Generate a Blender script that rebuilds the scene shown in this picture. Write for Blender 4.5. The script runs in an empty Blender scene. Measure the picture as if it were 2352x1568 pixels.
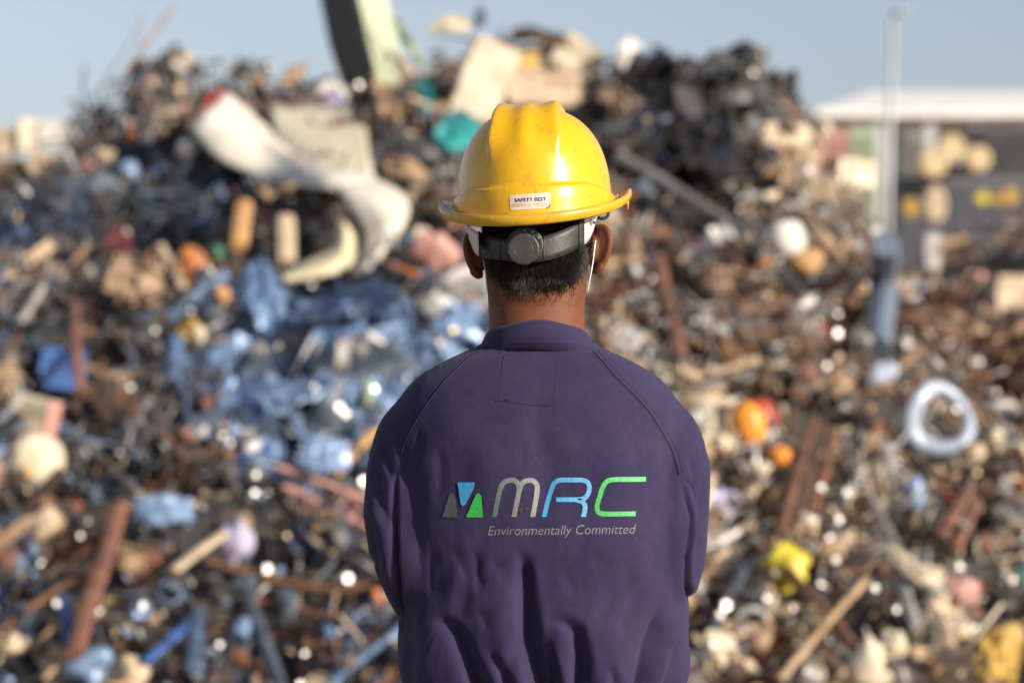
import bpy, bmesh, math, random
import numpy as np
from mathutils import Vector, Matrix, Quaternion
from mathutils.bvhtree import BVHTree

rng = np.random.default_rng(11)
random.seed(11)
scene = bpy.context.scene
COL = scene.collection
PI = math.pi

# ------------------------------------------------------------------ camera
CAM_Z = 1.43
K = 36.0 / 85.0 / 2352.0            # metres per photo pixel (2352 wide) per metre of distance
cam_d = bpy.data.cameras.new('camera')
cam_d.lens = 85; cam_d.sensor_width = 36; cam_d.clip_start = 0.05; cam_d.clip_end = 3000
cam_d.dof.use_dof = True; cam_d.dof.focus_distance = 3.2
cam_d.dof.aperture_fstop = 3.55; cam_d.dof.aperture_blades = 0
cam = bpy.data.objects.new('camera', cam_d); COL.objects.link(cam)
cam.location = (0, 0, CAM_Z); cam.rotation_euler = (math.radians(90), 0, 0)
scene.camera = cam

# ------------------------------------------------------------------ world, sun, exposure
SUN_EL = math.radians(20); SUN_AZ = math.radians(54)      # azimuth to the right of straight behind the camera
SUN = Vector((math.sin(SUN_AZ)*math.cos(SUN_EL), -math.cos(SUN_AZ)*math.cos(SUN_EL), math.sin(SUN_EL)))
world = bpy.data.worlds.new('World'); scene.world = world; world.use_nodes = True
wn = world.node_tree.nodes; wl = world.node_tree.links; wn.clear()
sky = wn.new('ShaderNodeTexSky'); sky.sky_type = 'NISHITA'; sky.sun_disc = False
sky.sun_elevation = SUN_EL; sky.sun_rotation = math.atan2(SUN.x, SUN.y)
sky.altitude = 0; sky.air_density = 1.0; sky.dust_density = 1.8; sky.ozone_density = 1.0
bg = wn.new('ShaderNodeBackground'); bg.inputs['Strength'].default_value = 0.10
wo = wn.new('ShaderNodeOutputWorld')
hs = wn.new('ShaderNodeHueSaturation'); hs.inputs['Saturation'].default_value = 0.7
tn = wn.new('ShaderNodeMix'); tn.data_type = 'RGBA'; tn.blend_type = 'MULTIPLY'; tn.inputs['Factor'].default_value = 1; tn.inputs['B'].default_value = (0.985, 0.98, 1.08, 1)
wl.new(sky.outputs['Color'], hs.inputs['Color']); wl.new(hs.outputs['Color'], tn.inputs['A']); wl.new(tn.outputs['Result'], bg.inputs['Color']); wl.new(bg.outputs[0], wo.inputs['Surface'])
sl = bpy.data.lights.new('sun', 'SUN'); sl.energy = 5.0; sl.angle = math.radians(0.53); sl.color = (1.0, 0.90, 0.77)
so = bpy.data.objects.new('sun', sl); COL.objects.link(so); so.rotation_euler = SUN.to_track_quat('Z', 'Y').to_euler()
so.location = (10, -10, 12)
scene.view_settings.view_transform = 'Standard'; scene.view_settings.look = 'None'
scene.view_settings.exposure = 0.52; scene.view_settings.gamma = 1.0
scene.view_settings.use_curve_mapping = False
scene.render.engine = 'CYCLES'
scene.cycles.use_denoising = True
scene.cycles.max_bounces = 6; scene.cycles.diffuse_bounces = 3; scene.cycles.glossy_bounces = 3
scene.cycles.sample_clamp_indirect = 6

# ------------------------------------------------------------------ helpers
def W(px, py, Y):
    return Vector(((px-1176)*K*Y, Y, CAM_Z + (784-py)*K*Y))

def to_px(co):
    Y = np.maximum(co[:, 1], 0.1)
    return 1176 + co[:, 0]/(K*Y), 784 - (co[:, 2]-CAM_Z)/(K*Y)

def new_mesh(name, verts, faces, smooth=False):
    me = bpy.data.meshes.new(name)
    me.from_pydata([tuple(v) for v in verts], [], [tuple(f) for f in faces])
    me.validate(); me.update()
    if smooth: me.polygons.foreach_set('use_smooth', [True]*len(me.polygons))
    return me

def link(name, me, mat=None, parent=None, smooth=None):
    o = bpy.data.objects.new(name, me); COL.objects.link(o)
    if mat is not None:
        me.materials.clear(); me.materials.append(mat)
    if smooth: me.polygons.foreach_set('use_smooth', [True]*len(me.polygons))
    if parent is not None: o.parent = parent
    return o

def tag(o, label, cat, group=None, kind=None):
    if label: o['label'] = label
    if cat: o['category'] = cat
    if group: o['group'] = group
    if kind: o['kind'] = kind
    return o

def structure(o): o['kind'] = 'structure'; return o

class MB:                                            # collects closed shapes, all joined in one mesh
    def __init__(s): s.v = []; s.f = []
    def add(s, v, f):
        b = len(s.v); s.v += [tuple(p) for p in v]; s.f += [tuple(i+b for i in q) for q in f]; return s
    def mesh(s, name, smooth=False): return new_mesh(name, s.v, s.f, smooth)

def catmull(P, n):
    P = np.asarray(P, float); m = len(P)
    if m == 2:
        t = np.linspace(0, 1, n)[:, None]; return P[0]*(1-t)+P[1]*t
    Q = np.vstack([2*P[0]-P[1], P, 2*P[-1]-P[-2]])
    out = []
    for u in np.linspace(0, m-1, n):
        i = min(int(u), m-2); t = u-i
        a, b, c, d = Q[i], Q[i+1], Q[i+2], Q[i+3]
        out.append(0.5*((2*b)+(-a+c)*t+(2*a-5*b+4*c-d)*t*t+(-a+3*b-3*c+d)*t**3))
    return np.array(out)

def tube(points, radii, n=10, cap=True, squash=None):
    P = np.asarray(points, float); m = len(P)
    R = np.full(m, radii, float) if np.isscalar(radii) else np.asarray(radii, float)
    T = np.gradient(P, axis=0); T /= np.maximum(np.linalg.norm(T, axis=1, keepdims=True), 1e-9)
    a = np.array([0, 0, 1.0]) if abs(T[0][2]) < 0.9 else np.array([0, 1.0, 0])
    N = np.cross(T[0], a); N /= np.linalg.norm(N)
    verts = []; faces = []
    ang = np.linspace(0, 2*PI, n, endpoint=False)
    for i in range(m):
        N = N - T[i]*np.dot(N, T[i]); N /= max(np.linalg.norm(N), 1e-9)
        B = np.cross(T[i], N)
        sb = 1.0 if squash is None else squash
        for t in ang: verts.append(P[i] + R[i]*(math.cos(t)*N + sb*math.sin(t)*B))
    for i in range(m-1):
        for j in range(n):
            k = (j+1) % n
            faces.append((i*n+j, i*n+k, (i+1)*n+k, (i+1)*n+j))
    if cap:
        faces.append(tuple(range(n-1, -1, -1))); faces.append(tuple((m-1)*n+j for j in range(n)))
    return verts, faces

def loft(rings):
    n = len(rings[0]); verts = [p for r in rings for p in r]; faces = []
    for i in range(len(rings)-1):
        for j in range(n):
            k = (j+1) % n
            faces.append((i*n+j, i*n+k, (i+1)*n+k, (i+1)*n+j))
    faces.append(tuple(range(n-1, -1, -1))); faces.append(tuple((len(rings)-1)*n+j for j in range(n)))
    return verts, faces

def sring(cx, cy, z, a, b, p=2.0, n=48, tilt=0.0):
    out = []
    for t in np.linspace(0, 2*PI, n, endpoint=False):
        c, s = math.cos(t), math.sin(t)
        x = a*math.copysign(abs(c)**(2/p), c); y = b*math.copysign(abs(s)**(2/p), s)
        out.append((cx+x, cy+y, z - tilt*(y+b)))
    return out

def ellipsoid(c, r, n=24, m=14, rot=None):
    v = []; f = []
    for i in range(m+1):
        th = PI*i/m
        for j in range(n):
            ph = 2*PI*j/n
            p = Vector((r[0]*math.sin(th)*math.cos(ph), r[1]*math.sin(th)*math.sin(ph), r[2]*math.cos(th)))
            if rot is not None: p = rot @ p
            v.append(tuple(p+Vector(c)))
    for i in range(m):
        for j in range(n):
            k = (j+1) % n
            f.append((i*n+j, (i+1)*n+j, (i+1)*n+k, i*n+k))
    return v, f

def box(c, s, rot=None):
    v = []
    for x in (-.5, .5):
        for y in (-.5, .5):
            for z in (-.5, .5):
                p = Vector((x*s[0], y*s[1], z*s[2]))
                if rot is not None: p = rot @ p
                v.append(tuple(p+Vector(c)))
    return v, [(0, 1, 3, 2), (4, 6, 7, 5), (0, 4, 5, 1), (2, 3, 7, 6), (0, 2, 6, 4), (1, 5, 7, 3)]

def cyl(r0, r1, h, n=12, z0=0.0):
    return loft([[(r*math.cos(t), r*math.sin(t), z) for t in np.linspace(0, 2*PI, n, endpoint=False)] for r, z in ((r0, z0), (r1, z0+h))])

def remeshed(name, mb, voxel):
    me = mb.mesh(name+'_src'); o = bpy.data.objects.new(name+'_src', me); COL.objects.link(o)
    md = o.modifiers.new('r', 'REMESH'); md.mode = 'VOXEL'; md.voxel_size = voxel; md.use_smooth_shade = True
    dg = bpy.context.evaluated_depsgraph_get()
    out = bpy.data.meshes.new_from_object(o.evaluated_get(dg)); out.name = name
    bpy.data.objects.remove(o); bpy.data.meshes.remove(me)
    return out

def get_co(me):
    a = np.empty(len(me.vertices)*3); me.vertices.foreach_get('co', a); return a.reshape(-1, 3)
def set_co(me, a):
    me.vertices.foreach_set('co', np.ascontiguousarray(a).ravel()); me.update()
def get_no(me):
    a = np.empty(len(me.vertices)*3); me.vertex_normals.foreach_get('vector', a); return a.reshape(-1, 3)

def smooth_mesh(me, it, w=0.5, mask=None):
    e = np.empty(len(me.edges)*2, dtype=np.int64); me.edges.foreach_get('vertices', e); e = e.reshape(-1, 2)
    co = get_co(me); n = len(co)
    cnt = np.maximum(np.bincount(e.ravel(), minlength=n), 1)[:, None]
    for _ in range(it):
        acc = np.stack([np.bincount(e[:, 0], co[e[:, 1], k], n)+np.bincount(e[:, 1], co[e[:, 0], k], n) for k in range(3)], 1)
        d = (acc/cnt-co)*w
        co = co + (d if mask is None else d*mask[:, None])
    set_co(me, co)

def vnoise(x, y, seed):
    r = np.random.default_rng(seed).random((64, 64))
    xi = np.floor(x).astype(int); yi = np.floor(y).astype(int); fx = x-xi; fy = y-yi
    fx = fx*fx*(3-2*fx); fy = fy*fy*(3-2*fy)
    g = lambda a, b: r[a % 64, b % 64]
    return (g(xi, yi)*(1-fx)+g(xi+1, yi)*fx)*(1-fy)+(g(xi, yi+1)*(1-fx)+g(xi+1, yi+1)*fx)*fy - 0.5

def bvh_of(me, mat=None):
    co = [v.co if mat is None else mat @ v.co for v in me.vertices]
    return BVHTree.FromPolygons(co, [tuple(p.vertices) for p in me.polygons])

CAMV = Vector((0, 0, CAM_Z))
def drop(bvh, px, py, off=0.0006):
    d = (W(px, py, 1.0)-CAMV).normalized()
    h = bvh.ray_cast(CAMV, d)
    if h[0] is None: return None
    return h[0] - d*off

# ------------------------------------------------------------------ materials
def nodes_of(name):
    m = bpy.data.materials.new(name); m.use_nodes = True
    nt = m.node_tree; b = nt.nodes['Principled BSDF']
    return m, nt.nodes, nt.links, b

def mat_plain(name, col, rough=0.6, metal=0.0, var=0.25, scale=30.0, bump=0.0, spec=0.5, col2=None, detail=4):
    m, N, L, b = nodes_of(name)
    tc = N.new('ShaderNodeTexCoord'); nz = N.new('ShaderNodeTexNoise')
    nz.inputs['Scale'].default_value = scale; nz.inputs['Detail'].default_value = detail
    L.new(tc.outputs['Object'], nz.inputs['Vector'])
    mx = N.new('ShaderNodeMix'); mx.data_type = 'RGBA'
    c2 = col2 if col2 else tuple(c*(1-var) for c in col)
    mx.inputs['A'].default_value = (*col, 1); mx.inputs['B'].default_value = (*c2, 1)
    rp = N.new('ShaderNodeMapRange'); rp.inputs['From Min'].default_value = 0.35; rp.inputs['From Max'].default_value = 0.65
    L.new(nz.outputs['Fac'], rp.inputs['Value']); L.new(rp.outputs['Result'], mx.inputs['Factor'])
    L.new(mx.outputs['Result'], b.inputs['Base Color'])
    b.inputs['Roughness'].default_value = rough; b.inputs['Metallic'].default_value = metal
    b.inputs['Specular IOR Level'].default_value = spec
    if bump:
        bp = N.new('ShaderNodeBump'); bp.inputs['Strength'].default_value = bump; bp.inputs['Distance'].default_value = 0.01
        L.new(nz.outputs['Fac'], bp.inputs['Height']); L.new(bp.outputs['Normal'], b.inputs['Normal'])
    return m

RUST = (0.14, 0.055, 0.022)
PAL = {   # colour word: (base, metallic, roughness, second colour)
 'rust brown': ((0.17, 0.08, 0.04), 0.0, 0.8, (0.09, 0.04, 0.02)),
 'dark brown': ((0.105, 0.066, 0.045), 0.0, 0.7, (0.05, 0.033, 0.024)),
 'reddish brown': ((0.20, 0.085, 0.05), 0.0, 0.75, (0.11, 0.05, 0.035)),
 'tan': ((0.40, 0.28, 0.17), 0.0, 0.7, (0.24, 0.15, 0.085)),
 'beige': ((0.54, 0.43, 0.30), 0.0, 0.65, (0.38, 0.28, 0.18)),
 'cream': ((0.66, 0.58, 0.43), 0.0, 0.6, (0.45, 0.37, 0.25)),
 'white': ((0.72, 0.70, 0.66), 0.0, 0.5, (0.5, 0.46, 0.4)),
 'grey': ((0.29, 0.28, 0.265), 0.4, 0.48, (0.17, 0.155, 0.14)),
 'pale grey': ((0.42, 0.42, 0.41), 0.3, 0.5, (0.27, 0.25, 0.23)),
 'dark grey': ((0.09, 0.09, 0.09), 0.2, 0.55, (0.035, 0.034, 0.034)),
 'black': ((0.016, 0.017, 0.019), 0.0, 0.5, (0.03, 0.025, 0.02)),
 'steel blue': ((0.115, 0.175, 0.29), 0.3, 0.42, (0.07, 0.10, 0.16)),
 'light blue': ((0.23, 0.33, 0.49), 0.2, 0.42, (0.13, 0.20, 0.31)),
 'blue': ((0.05, 0.13, 0.36), 0.0, 0.45, (0.03, 0.06, 0.17)),
 'slate': ((0.10, 0.13, 0.165), 0.2, 0.5, (0.05, 0.06, 0.08)),
 'navy': ((0.022, 0.035, 0.075), 0.0, 0.5, (0.012, 0.017, 0.03)),
 'teal': ((0.015, 0.25, 0.24), 0.0, 0.5, (0.01, 0.15, 0.16)),
 'pale green': ((0.36, 0.43, 0.31), 0.0, 0.6, (0.25, 0.29, 0.2)),
 'orange': ((0.50, 0.185, 0.05), 0.0, 0.55, (0.42, 0.14, 0.04)),
 'red': ((0.50, 0.055, 0.03), 0.0, 0.5, (0.3, 0.04, 0.03)),
 'maroon': ((0.12, 0.02, 0.025), 0.0, 0.5, (0.06, 0.015, 0.015)),
 'pink': ((0.52, 0.26, 0.23), 0.0, 0.6, (0.4, 0.22, 0.18)),
 'lavender': ((0.44, 0.40, 0.55), 0.0, 0.6, (0.3, 0.27, 0.38)),
 'mustard': ((0.50, 0.32, 0.06), 0.0, 0.6, (0.33, 0.2, 0.05)),
 'dusk grey': ((0.115, 0.12, 0.145), 0.0, 0.6, (0.085, 0.09, 0.105)),
 'straw': ((0.60, 0.47, 0.27), 0.0, 0.6, (0.50, 0.38, 0.21)),
 'yellow': ((0.66, 0.55, 0.05), 0.0, 0.5, (0.5, 0.38, 0.04)),
 'green': ((0.03, 0.15, 0.07), 0.0, 0.55, (0.02, 0.08, 0.04)),
 'bright steel': ((0.62, 0.61, 0.60), 1.0, 0.34, (0.45, 0.43, 0.40)),
 'blue steel': ((0.33, 0.38, 0.46), 1.0, 0.32, (0.22, 0.26, 0.33)),
 'brassy': ((0.66, 0.55, 0.38), 1.0, 0.40, (0.45, 0.32, 0.16)),
}
MATS = {}
def cm(word):
    if word not in MATS:
        c, me, ro, c2 = PAL[word]
        MATS[word] = mat_plain('scrap_'+word.replace(' ', '_'), c, ro, me, scale=9.0, col2=c2, bump=0.25)
    return MATS[word]

def mat_attr(name):
    m, N, L, b = nodes_of(name)
    a = N.new('ShaderNodeAttribute'); a.attribute_name = 'tint'
    L.new(a.outputs['Color'], b.inputs['Base Color'])
    r = N.new('ShaderNodeMapRange'); r.inputs['To Min'].default_value = 0.75; r.inputs['To Max'].default_value = 0.3
    L.new(a.outputs['Alpha'], r.inputs['Value']); L.new(r.outputs['Result'], b.inputs['Roughness'])
    L.new(a.outputs['Alpha'], b.inputs['Metallic'])
    return m

# ------------------------------------------------------------------ the yard: ground and heaps of scrap
RX = np.array([-9, -7, -4.6, -3.6, -3.26, -2.99, -2.44, -1.64, -1.27, -0.66, -0.23, .53, .99, 1.55, 1.73, 2.0, 2.22, 2.45, 2.7, 2.98, 3.6, 5.5, 9])
RH = np.array([0, 1.3, 2.25, 2.45, 2.62, 2.98, 3.30, 3.22, 3.28, 3.45, 3.52, 3.38, 3.32, 3.34, 3.28, 2.95, 2.62, 2.22, 1.80, 1.45, 1.62, 1.0, 0])

def heap_h(x, y):
    x = np.asarray(x, float); y = np.asarray(y, float)
    hr = np.interp(x, RX, RH)
    t = np.clip((y-9.3)/7.7, 0, 1)
    front = np.where(y <= 17, t**0.9, np.clip(1-(y-17)/6.5, 0, 1))
    h = hr*front
    lump = 0.10*np.sin(2.3*x+1.1*y+.4)+0.08*np.sin(3.7*x-1.9*y+2)+0.06*np.sin(5.1*y+1.3*x)
    h = np.where(h > 0.02, h + lump*np.clip(h, 0, 1)*np.clip((17.6-y)/1.5, 0.3, 1), 0)
    def mound(cx, cy, rx, ry, top):
        d = np.sqrt(((x-cx)/rx)**2+((y-cy)/ry)**2)
        return top*np.clip(1-d, 0, 1)**0.75
    h = np.maximum(h, mound(7.0, 31, 5.2, 6, 3.25))
    h = np.maximum(h, mound(-7.4, 29, 5.2, 6, 4.2))
    h = np.maximum(h, mound(13.5, 50, 9, 7, 3.6))
    return np.maximum(h, 0)

def ray_heap(px, py, lift=0.0, y0=6.8, y1=60.0):
    Y = np.arange(y0, y1, 0.04)
    x = (px-1176)*K*Y; z = CAM_Z+(784-py)*K*Y
    hit = np.nonzero(z <= heap_h(x, Y)+lift)[0]
    if len(hit) == 0: return None
    i = hit[0]; return Vector((x[i], Y[i], z[i]))

def heap_n(x, y):
    e = 0.15
    dx = float(heap_h(x+e, y)-heap_h(x-e, y))/(2*e); dy = float(heap_h(x, y+e)-heap_h(x, y-e))/(2*e)
    return Vector((-dx, -dy, 1)).normalized()

# ground sheet that reaches the horizon, finer under the heaps
def grid_mesh(name, xs, ys, f):
    X, Yg = np.meshgrid(xs, ys); Z = f(X, Yg)
    v = np.stack([X.ravel(), Yg.ravel(), Z.ravel()], 1); nx = len(xs)
    fa = [(j*nx+i, j*nx+i+1, (j+1)*nx+i+1, (j+1)*nx+i) for j in range(len(ys)-1) for i in range(nx-1)]
    return new_mesh(name, v, fa, True)
soil = mat_plain('yard_soil', (0.30, 0.235, 0.17), 0.95, 0, scale=1.5, col2=(0.19, 0.145, 0.105), bump=0.3, detail=8)
gxs = np.concatenate([[-2500, -800, -300, -100], np.linspace(-40, 40, 41), [100, 300, 800, 2500]])
gys = np.concatenate([[-600, -200, -60], np.linspace(-10, 80, 46), [120, 250, 600, 1400, 2900]])
structure(link('ground', grid_mesh('ground', gxs, gys, lambda a, b: a*0-0.004), soil))
under = mat_plain('heap_core', (0.075, 0.060, 0.050), 0.9, 0, scale=8, col2=(0.03, 0.027, 0.025), bump=0.5, detail=6)
structure(link('terrain', grid_mesh('terrain', np.linspace(-14, 24, 191), np.linspace(6.6, 58, 200),
    lambda a, b: np.where(heap_h(a, b) > 0.01, heap_h(a, b)-0.10, -0.05)), under))

# ------------------------------------------------------------------ far setting: shed, containers, lamp post
def thing(name, label, cat, loc=(0, 0, 0), group=None):
    o = bpy.data.objects.new(name, None); COL.objects.link(o); o.location = loc; o.empty_display_size = 0.1
    return tag(o, label, cat, group)

def child(name, mb, mat, parent, smooth=False):
    me = mb.mesh(name, smooth) if isinstance(mb, MB) else mb
    o = link(name, me, mat, parent, smooth)
    l = Vector(parent.location)
    if parent.type == 'EMPTY':                       # world-built geometry hung under its thing
        o.matrix_parent_inverse = Matrix.Translation(-l)
    return o

roof_m = mat_plain('shed_roof_white', (0.74, 0.73, 0.70), 0.6, 0, scale=0.6, var=0.1)
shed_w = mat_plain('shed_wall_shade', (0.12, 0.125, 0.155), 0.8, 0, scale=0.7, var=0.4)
shed_c = mat_plain('shed_column_grey', (0.45, 0.45, 0.44), 0.6, 0, scale=2, var=0.2)
shed = thing('open_shed', 'long open-sided shed with a white roof far behind the lamp post', 'shed', (26, 92, 0))
mb = MB()
e0, e1 = W(1872, 252, 88), W(3100, 246, 88); r0, r1 = W(2005, 209, 97), W(3100, 207, 97)
f0, f1 = Vector((e0.x, 108, e0.z)), Vector((e1.x, 108, e1.z))
dz = Vector((0, 0, 0.35))
V = [e0, e1, r1, r0, f0, f1]; V2 = [p-dz for p in V]
v = [tuple(p) for p in V+V2]
mb.add(v, [(0, 1, 2, 3), (3, 2, 5, 4), (0, 3, 4), (1, 5, 2), (6, 9, 8, 7), (9, 10, 11, 8), (6, 10, 9), (7, 8, 11), (0, 6, 7, 1), (4, 5, 11, 10), (0, 4, 10, 6), (1, 7, 11, 5)])
roof = child('roof', mb, roof_m, shed)
mb = MB(); mb.add(*box(((e0.x+e1.x)/2, 87.9, e0.z-0.14), (e1.x-e0.x, 0.25, 0.28))); child('fascia', mb, roof_m, shed)
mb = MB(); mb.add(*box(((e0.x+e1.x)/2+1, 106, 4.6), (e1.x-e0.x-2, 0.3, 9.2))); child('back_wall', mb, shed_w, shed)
for px in (1898, 2018, 2134, 2247, 2350, 2460, 2570):
    mb = MB(); p = W(px, 300, 88.4); mb.add(*box((p.x, 88.4, (e0.z-0.3)/2), (0.42, 0.42, e0.z-0.32))); child('column', mb, shed_c, shed)

# pallets and stacked goods in the shed's shade and in front of it
def solid_box(name, label, cat, px0, px1, py0, py1, Y, depth, word, ridges=0, group=None):
    a, b_ = W(px0, py1, Y), W(px1, py0, Y)
    z0 = a.z
    o = thing(name, label, cat, ((a.x+b_.x)/2, Y, 0), group)
    m = MB(); m.add(*box(((a.x+b_.x)/2, Y+depth/2, b_.z/2), (b_.x-a.x, depth, b_.z))); child('body', m, cm(word), o)
    if ridges:
        m = MB(); w = (b_.x-a.x)/ridges
        for i in range(ridges): m.add(*box((a.x+(i+.5)*w, Y-0.03, b_.z/2), (w*0.5, 0.06, b_.z*0.94)))
        s = child('corrugation', m, cm(word), o); s['kind'] = 'stuff'
    return o
solid_box('shipping_container', 'dark navy container standing below three pale yellow drums', 'container', 2062, 2420, 406, 600, 62, 2.4, 'dusk grey', 22)
solid_box('shipping_container', 'pale pink container in the shed shade left of the lamp post', 'container', 1868, 1945, 300, 500, 78, 2.4, 'pink', 12)
solid_box('shipping_container', 'pale green container beside the pink one in the shed shade', 'container', 1950, 2012, 292, 500, 79, 2.4, 'pale green', 10)
solid_box('shipping_container', 'grey container under the shed eave right of the lamp post', 'container', 2080, 2125, 300, 500, 80, 2.4, 'grey', 8)
solid_box('shipping_container', 'dark grey container farthest along the open shed', 'container', 2255, 2420, 288, 500, 82, 2.4, 'dark grey', 12)

def drum(px, py, Y, r_px, word, label, on=None, name='steel_drum', cat='drum', group=None, squash=1.0):
    c = W(px, py, Y); r = r_px*K*Y
    o = thing(name, label, cat, c, group)
    prof = [(0.0, -.5), (.82, -.5), (.86, -.47), (1, -.47), (1, -.16), (1.04, -.13), (1, -.1), (1, .16), (1.04, .19), (1, .22), (1, .5), (0.0, .5)]
    ring = lambda s, z: [(c.x+r*s*math.cos(t), c.y+z*2.2*r, c.z+r*s*squash*math.sin(t)) for t in np.linspace(0, 2*PI, 20, endpoint=False)]
    m = MB(); m.add(*loft([ring(max(s, .02), z) for s, z in prof])); child('body', m, cm(word), o)
    m = MB(); m.add(*tube([(c.x+r*.4, c.y-1.16*r, c.z+r*.4), (c.x+r*.4, c.y-1.08*r, c.z+r*.4)], r*.12, 8)); child('bung', m, cm('dark grey'), o)
    return o
drum(2182, 343, 61, 30, 'straw', 'pale yellow drum lying topmost on the dark container')
drum(2140, 377, 61, 31, 'straw', 'straw yellow drum end lower left on the dark container')
drum(2243, 366, 61, 28, 'straw', 'yellowish drum lying apart at the right of the other two')
drum(2090, 478, 50, 20, 'mustard', 'orange yellow drum lying right of the lamp post base', squash=1.1)
drum(2146, 470, 49, 25, 'beige', 'tall cream drum beside the orange yellow drum', squash=1.7)
drum(2255, 455, 49, 15, 'yellow', 'small yellow drum on the far right heap')
drum(2292, 457, 49, 15, 'mustard', 'mustard drum touching the orange drum at the far right')
drum(2318, 452, 49, 19, 'mustard', 'orange drum end nearest the edge of the far right heap')

post_m = mat_plain('lamp_post_grey', (0.43, 0.45, 0.44), 0.5, 0.2, scale=3, var=0.15)
base_m = mat_plain('lamp_post_base_blue', (0.13, 0.17, 0.225), 0.55, 0.1, scale=3, var=0.3)
LY = 36.0; LX = W(2041, 700, LY).x
post = thing('lamp_post', 'tall pale grey lamp post on a thick blue grey base', 'lamp post', (LX, LY, 0))
zt = W(2041, 42, LY).z; zb = 1.1
m = MB(); m.add(*tube([(LX-0.03, LY, zb), (LX+0.0, LY, (zt+zb)/2), (LX+0.06, LY, zt)], [0.062, 0.048, 0.042], 16)); child('pole', m, post_m, post, True)
m = MB(); m.add(*tube([(LX-.05, LY, 0), (LX-.03, LY, zb-.03)], [0.17, 0.155], 20)); child('base', m, base_m, post, True)
m = MB(); m.add(*tube([(LX-.03, LY, zb-.04), (LX-.03, LY, zb+.05)], [0.20, 0.20], 20)); child('flange', m, base_m, post)
m = MB(); m.add(*tube(catmull([(LX+.06, LY, zt-.02), (LX+.09, LY-.02, zt+.05), (LX+.2, LY-.05, zt+.09)], 8), [0.03]*8, 10)); child('arm', m, post_m, post, True)
m = MB(); m.add(*ellipsoid((LX+.17, LY-.05, zt+.08), (.13, .08, .045))); child('lamp_head', m, post_m, post, True)

# ------------------------------------------------------------------ scrap: shapes of one kind each, unit sized
def dent(v, amp, seed):
    r = np.random.default_rng(seed); v = np.array(v, float)
    for _ in range(4):
        d = r.normal(size=3); d /= np.linalg.norm(d); ph = r.random()*6; fr = r.uniform(3, 7)
        off = r.normal(size=3); off /= np.linalg.norm(off)
        v += amp*np.sin(fr*(v@d)+ph)[:, None]*off
    return v

def p_bar(s):
    r = np.random.default_rng(s); P = np.zeros((5, 3)); P[:, 0] = np.linspace(-.5, .5, 5)
    P[:, 1:] += r.normal(size=(5, 2))*[0.05, 0.04]*r.choice([.25, 1, 2.2])
    return tube(catmull(P, 7), r.uniform(.010, .020), 6)
def p_pipe(s):
    r = np.random.default_rng(s); R = r.uniform(.03, .06); n = 10; pr = [(R, -.5), (R, .5), (R*.8, .5), (R*.8, -.5)]
    v = []; f = []
    for q, x in pr: v += [(x, q*math.cos(t), q*math.sin(t)) for t in np.linspace(0, 2*PI, n, endpoint=False)]
    for i in range(4):
        for j in range(n):
            k = (j+1) % n; a = (i+1) % 4
            f.append((i*n+j, a*n+j, a*n+k, i*n+k))
    return dent(v, .008, s), f
def solid_sheet(P, th):
    """P: (m, n, 3) grid -> closed sheet of thickness th"""
    m, n = P.shape[:2]
    du = np.gradient(P, axis=0); dv = np.gradient(P, axis=1); N = np.cross(du, dv); N /= np.maximum(np.linalg.norm(N, axis=2, keepdims=True), 1e-9)
    A = (P+N*th/2).reshape(-1, 3); B = (P-N*th/2).reshape(-1, 3); v = np.vstack([A, B]); M = m*n; f = []
    for i in range(m-1):
        for j in range(n-1):
            a, b, c, d = i*n+j, i*n+j+1, (i+1)*n+j+1, (i+1)*n+j
            f.append((a, d, c, b)); f.append((a+M, b+M, c+M, d+M))
    rim = [j for j in range(n)]+[i*n+n-1 for i in range(1, m)]+[(m-1)*n+j for j in range(n-2, -1, -1)]+[i*n for i in range(m-2, 0, -1)]
    for k in range(len(rim)):
        a, b = rim[k], rim[(k+1) % len(rim)]; f.append((a, b, b+M, a+M))
    return v, f
def p_sheet(s):
    r = np.random.default_rng(s); m, n = 5, 6
    U, V = np.meshgrid(np.linspace(-.5, .5, m), np.linspace(-.5, .5, n), indexing='ij'); asp = r.uniform(.5, .95)
    Z = r.normal(size=(m, n))*.045 + r.uniform(-.5, .5)*U**2 + r.uniform(-.6, .6)*V**2
    if r.random() < .5: Z += np.where(U > r.uniform(-.2, .2), (U)*r.uniform(-.9, .9), 0)
    P = np.stack([V+r.normal(size=(m, n))*.03, U*asp+r.normal(size=(m, n))*.03, Z], 2)
    return solid_sheet(P, .014)
def p_angle(s):
    r = np.random.default_rng(s); w, t = .07, .012; prof = [(0, 0), (w, 0), (w, t), (t, t), (t, w), (0, w)]
    rings = [[(x, y+.1*b*(x*2)**2, z) for y, z in prof] for x in np.linspace(-.5, .5, 4) for b in [r.uniform(-.3, .3) if x == -.5 else 0]]
    return loft(rings)
def p_can(s):
    r = np.random.default_rng(s); a = r.uniform(.3, .42)
    pr = [(a*.9, -.5), (a, -.48), (a, -.2), (a*1.03, -.18), (a, -.16), (a, .2), (a, .46), (a*.93, .48), (a*.5, .5)]
    v, f = loft([[(q*math.cos(t), q*math.sin(t), z) for t in np.linspace(0, 2*PI, 12, endpoint=False)] for q, z in pr])
    return dent(v, .035, s), f
def p_box(s):
    r = np.random.default_rng(s); w, d, h = 1, r.uniform(.5, .9), r.uniform(.4, .8)
    o = [(-w/2, -d/2), (w/2, -d/2), (w/2, d/2), (-w/2, d/2)]; i = [(x*.88, y*.86) for x, y in o]
    rings = [[(x, y, -h/2) for x, y in o], [(x*1.0, y, 0) for x, y in o], [(x, y, h/2) for x, y in o], [(x, y, h/2) for x, y in i], [(x, y, -h*.3) for x, y in i]]
    v, f = loft(rings); return dent(v, .03, s), f
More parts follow.
